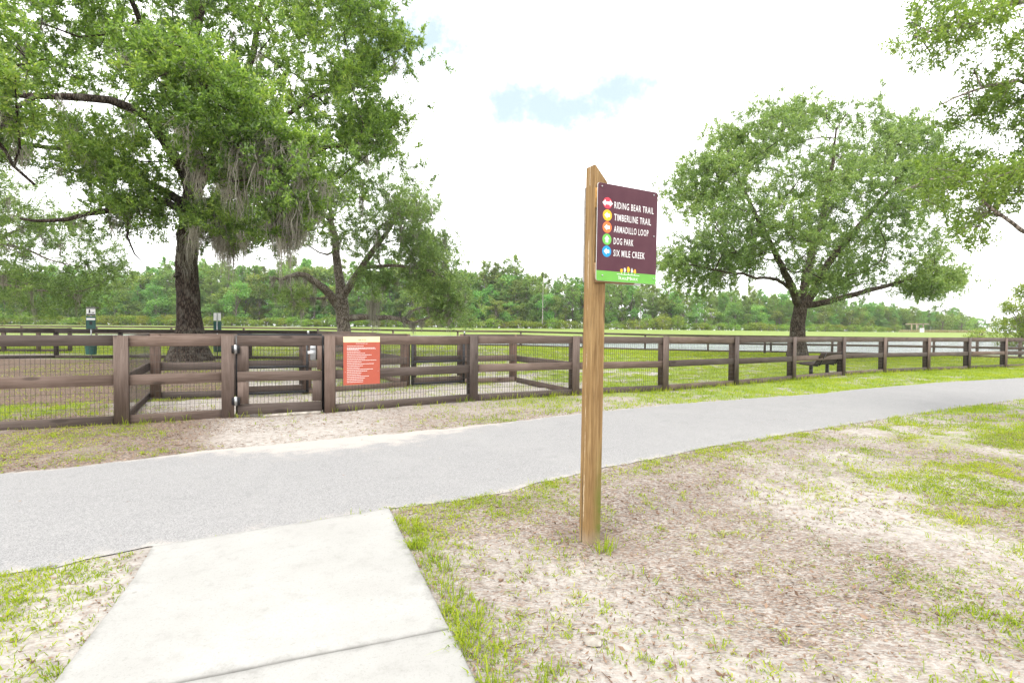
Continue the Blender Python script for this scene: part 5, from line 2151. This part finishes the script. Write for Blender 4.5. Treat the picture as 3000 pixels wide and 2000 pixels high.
def broad_proto(seed, H=9.0, W=3.2, low=.12, leaf=None, name='broadleaf_tree', card=.33, n=3600, bark=None):
    r = np.random.default_rng(seed)
    nb = 26
    parts = []
    V, Q = tube_arrays([np.array([0, 0, 0]), np.array([.1, 0, H * .3]), np.array([r.normal(0, .3), r.normal(0, .3), H * .75])], [.18, .14, .04], 7)
    parts.append((V, [Q]))
    C = []
    for k in range(nb):
        f = r.uniform(low, 1)
        rad = W * math.sqrt(max(.03, 1 - ((f - .5) / .56) ** 2)) * r.uniform(.35, .95)
        a = r.uniform(0, 6.28)
        c = np.array([math.cos(a) * rad, math.sin(a) * rad, H * (.04 + f * .90)])
        C.append((c, W * r.uniform(.26, .46)))
        V, Q = tube_arrays([np.array([0, 0, c[2] * .55]), c * np.array([.5, .5, .85]), c], [.06, .04, .012], 3)
        parts.append((V, [Q]))
    m = n // nb
    P, A, Nn = [], [], []
    for c, rr in C:
        d = unit(r.normal(0, 1, (m, 3)))
        d[:, 2] = np.abs(d[:, 2]) * r.choice([1, 1, 1, -.6], m)
        q = c + d * (rr * r.uniform(.55, 1.05, m))[:, None] * np.array([1, 1, .8])
        P.append(q)
        A.append(unit(d * .3 + r.normal(0, .8, (m, 3))))
        Nn.append(unit(d * .8 + np.array([0, 0, .5]) + r.normal(0, .4, (m, 3))))
    P, A, Nn = np.concatenate(P), np.concatenate(A), np.concatenate(Nn)
    L = card * r.uniform(.6, 1.3, len(P))
    V, F = leaf_cards(P, A, Nn, L, L * .62)
    V1, F1 = merge(parts)
    return proto(name, mesh_from('broad_trunk', V1 / H, F1, True), mesh_from('broad_crown', V / H, F), bark or M_PINEBARK, leaf or L_BROAD)


PINES = [pine_proto(100 + i, b, full=f) for i, (b, f) in enumerate(((.30, 1.35), (.42, 1.2), (.20, 1.4), (.48, 1.2), (.15, 1.45)))]
BROADS = [broad_proto(200 + i, w_, q) for i, (w_, q) in enumerate(((9, 3.2), (8, 3.4), (10, 2.9), (8, 2.6)))]
VINES = [broad_proto(300 + i, 3.0, 2.6, .0, L_VINE, 'vine_thicket', .26, 1700) for i in range(3)]
ROUND = [broad_proto(400 + i, 5.5, 2.9, .10, L_BROAD, 'round_tree', .26, 2600) for i in range(2)]

TOPX = [-300, 0, 200, 330, 430, 520, 700, 900, 1340, 1400, 1500, 1560, 1620, 1680, 1750, 1800, 1930, 2050, 2200, 2400, 2500, 2600, 2700, 2800, 2850, 2920, 3000, 3300]
TOPY = [760, 770, 780, 790, 775, 765, 765, 760, 772, 782, 788, 795, 806, 806, 800, 800, 822, 836, 850, 862, 872, 888, 900, 908, 925, 930, 925, 920]
ZX = [-300, 1000, 1500, 2000, 2400, 2700, 3300]
ZZ = [150, 150, 152, 160, 178, 205, 240]


def forest():
    r = random.Random(5)
    lab = ('slender pine of the wood across the pond', 'tree', 'pines of the wood across the pond')
    for row, (dz, stepx, fac) in enumerate(((2, 48, .86), (13, 40, .97), (25, 47, 1.02))):
        px = -260 + r.uniform(0, 20)
        while px < 3260:
            Z = np.interp(px, ZX, ZZ) + dz + r.uniform(-4, 4)
            ty = np.interp(px, TOPX, TOPY) + r.uniform(-9, 14)
            p = at(px, 960, Z)
            z = g1(p[0], p[1])
            h = (at(px, ty, Z)[2] - z) * fac * r.uniform(.86, 1.03)
            if not (2868 < px < 2905):
                w = h * r.uniform(.82, 1.12) * (1.15 if row == 0 else 1.0)
                plant(r.choice(PINES), (p[0], p[1], z), h, w, r.uniform(0, 6.28), *lab)
            px += stepx * r.uniform(.65, 1.35) * np.interp(px, [-200, 1200, 1900, 2300, 2700], [1.25, 1.0, .85, .62, .5])
    lab = ('tall broadleaf tree among the pines of the wood', 'tree', 'broadleaf trees among the pines')
    px = -250
    while px < 2900:
        Z = np.interp(px, ZX, ZZ) + 8 + r.uniform(-4, 14)
        p = at(px, 960, Z)
        z = g1(p[0], p[1])
        h = (at(px, np.interp(px, TOPX, TOPY), Z)[2] - z) * r.uniform(.62, .97)
        if not (1880 < px < 2120 and r.random() < .6):
            plant(r.choice(BROADS), (p[0], p[1], z - .2), h, h * r.uniform(.72, .98), r.uniform(0, 6.28), *lab)
        px += r.uniform(18, 33) * np.interp(px, [1500, 2600], [1, .6])
    lab = ('leafy broad crowned tree at the edge of the wood', 'tree', 'broadleaf trees at the edge of the wood')
    px = -260
    while px < 2620:
        Z = np.interp(px, ZX, ZZ) - 4 + r.uniform(-3, 6)
        p = at(px, 960, Z)
        z = g1(p[0], p[1])
        h = (at(px, np.interp(px, TOPX, TOPY), Z)[2] - z) * r.uniform(.36, .68)
        h = max(4.0, h)
        if 1640 < px < 1960:
            h *= .6
        plant(r.choice(BROADS), (p[0], p[1], z - .2), h, h * r.uniform(.85, 1.2), r.uniform(0, 6.28), *lab)
        px += r.uniform(20, 44) * np.interp(px, [1500, 2600], [1, .7])
    px = -250
    while px < 2880:
        Z = np.interp(px, ZX, ZZ) + 9 + r.uniform(-3, 9)
        p = at(px, 960, Z)
        z = g1(p[0], p[1])
        h = r.uniform(3.6, 5.6)
        plant(r.choice(BROADS), (p[0], p[1], z - .7), h, h * r.uniform(1.0, 1.3), r.uniform(0, 6.28), 'dark low understorey tree between the trunks of the wood', 'tree', 'understorey trees of the wood')
        px += r.uniform(20, 34)
    lab = ('yellow green vine thicket along the foot of the wood', 'bush', 'vine thickets along the foot of the wood')
    px = -260
    while px < 2640:
        Z = np.interp(px, ZX, ZZ) - 9 + r.uniform(-1.5, 2.5)
        p = at(px, 960, Z)
        z = g1(p[0], p[1])
        h = r.uniform(1.5, 2.7) + (1.6 if 1780 < px < 2000 else 0) * r.random()
        plant(r.choice(VINES), (p[0], p[1], z - .15), h, r.uniform(2.4, 3.6), r.uniform(0, 6.28), *lab)
        px += r.uniform(17, 32)
    # named single trees
    def one(pr, px, ytop, Z, wf, label, cat='tree', name=None, base=None):
        p = at(px, 960, Z)
        z = g1(p[0], p[1])
        h = at(px, ytop, Z)[2] - z
        o = plant(pr, (p[0], p[1], z), h, h * wf, px * .7, label, cat, 'single trees across the pond')
        if name:
            o.name = name
        return o
    one(PINES[3], 1503, 750, 160, 1.0, 'tallest flat topped pine rising above the wood')
    one(PINES[1], 1418, 764, 158, 1.0, 'second tall pine standing a little above the wood')
    one(PINES[0], 1456, 772, 159, .9, 'rounded pine crown between the two tallest pines')
    # pale dead trunk
    p = at(1589, 960, 146)
    z = g1(p[0], p[1])
    hz = at(1589, 818, 146)[2]
    sn = thing('dead_pine', 'pale bare dead pine trunk against the wood', 'tree', (p[0], p[1], z))
    pts = [np.array([p[0] + .02 * k, p[1], z + (hz - z) * k / 6]) for k in range(7)]
    tube('trunk', pts, [.16 - .018 * k for k in range(7)], M_SNAG, sn, 7)
    for k, (s, l) in enumerate(((1, .9), (-1, .7), (1, .6), (-1, .5))):
        q = pts[3] + (pts[6] - pts[3]) * (.15 + .22 * k)
        tube('dead_branch', [q, q + np.array([s * l * .6, .1, .12]), q + np.array([s * l, .1, .5])], [.04, .03, .01], M_SNAG, sn, 4)
    # clearing on the right: round planted trees, a bush, a young tree
    for k, (px, yt, Z, wf) in enumerate(((2760, 922, 176, 1.15), (2818, 926, 178, 1.1), (2862, 932, 180, 1.1), (2788, 930, 182, 1.0))):
        p = at(px, 966, Z)
        z = g1(p[0], p[1])
        h = at(px, yt, Z)[2] - z
        plant(ROUND[k % 2], (p[0], p[1], z), h, h * wf, k * 1.7, 'round planted tree in the clearing past the pond', 'tree', 'round trees in the clearing')
    p = at(2872, 990, 98)
    z = g1(p[0], p[1])
    plant(VINES[0], (p[0], p[1], z), max(1.2, at(2872, 966, 98)[2] - z), 3.6, .5, 'low rounded bush on the bank at the end of the pond', 'bush', 'bushes on the pond bank')
    for px, yt, Z, w in ((2992, 862, 62, 7.0), (3060, 800, 66, 9.0)):
        p = at(px, 990, Z)
        z = g1(p[0], p[1])
        plant(YOUNG, (p[0], p[1], z), at(px, yt, Z)[2] - z, w, px, 'yellow green young tree on the lawn beyond the curving fence', 'tree', 'young trees beyond the curving fence')


M_SNAG = mat_bark('dead_wood', (.34, .31, .28), (.52, .49, .45), .4, .1)
YOUNG = broad_proto(500, 6.0, 2.2, .02, L_YEL, 'young_tree', .16, 7000)
forest()


def pergola():
    p = at(2695, 962, 172)
    z = g1(p[0], p[1])
    o = thing('pergola', 'small timber pergola in the clearing past the pond', 'pergola', (p[0], p[1], z))
    B = np.array([p[0], p[1], z])
    for x in (-1.1, 1.1):
        for y in (0, 2.2):
            board('post', o, B + np.array([x, y, 0]), B + np.array([x, y, 2.55]), .2, .2, M_PALEWOOD, up=(0, 1, 0))
    for y in (0, 2.2):
        board('beam', o, B + np.array([-3.2, y, 2.68]), B + np.array([3.0, y, 2.68]), .22, .12, M_PALEWOOD)
    for k in range(7):
        x = -2.7 + k * .9
        board('rafter', o, B + np.array([x, -.5, 2.87]), B + np.array([x, 2.7, 2.87]), .15, .08, M_PALEWOOD)
    q = at(2701, 972, 160)
    z = g1(q[0], q[1])
    c = thing('utility_cabinet', 'white utility cabinet before the pergola', 'cabinet', (q[0], q[1], z))
    bm = bmesh.new()
    bmesh.ops.create_cube(bm, size=1)
    bmesh.ops.scale(bm, vec=(.95, .6, 1.25), verts=bm.verts)
    bmesh.ops.bevel(bm, geom=list(bm.edges), offset=.04, segments=2, affect='EDGES')
    bm_obj('housing', bm, M_WHITE, c, Matrix.Translation((q[0], q[1], z + .66)))
    bm = bmesh.new()
    bmesh.ops.create_cube(bm, size=1)
    bmesh.ops.scale(bm, vec=(1.06, .7, .08), verts=bm.verts)
    bm_obj('cap', bm, M_GREYPL, c, Matrix.Translation((q[0], q[1], z + 1.33)))
    # dry reeds in front
    n = 9000
    x = RNG.uniform(2640, 2880, n)
    Z = RNG.uniform(163, 171, n)
    P = np.array([at(a, 966, b) for a, b in zip(x, Z)])
    P[:, 2] = gz(P[:, 0], P[:, 1])
    V, F = blades(P, .75, .05, .5, 3, .25, 1)
    tag(link('dry_reeds', mesh_from('dry_reeds', V, F), L_REED, None, Matrix(), 'stuff'), 'dry straw coloured reeds edging the far lawn')


M_PALEWOOD = mat_wood('pale_timber', (.20, .15, .11), (.30, .24, .18), (.40, .33, .26))
pergola()


def haze():
    bm = bmesh.new()
    bmesh.ops.create_cube(bm, size=1)
    for v in bm.verts:
        v.co = Vector((v.co.x * 1560, 300 + v.co.y * 1300, 16.5 + v.co.z * 41))
    k = NT('haze_air')
    pv = k.n('ShaderNodeVolumePrincipled')
    pv.inputs['Color'].default_value = (.93, .97, 1, 1)
    pv.inputs['Density'].default_value = HAZE
    pv.inputs['Anisotropy'].default_value = .1
    k.l(pv.outputs[0], k.out.inputs['Volume'])
    o = bm_obj('haze', bm, k.m)
    tag(o, 'thin pale summer haze over the far wood', kind='stuff')


HAZE = .00022
haze()
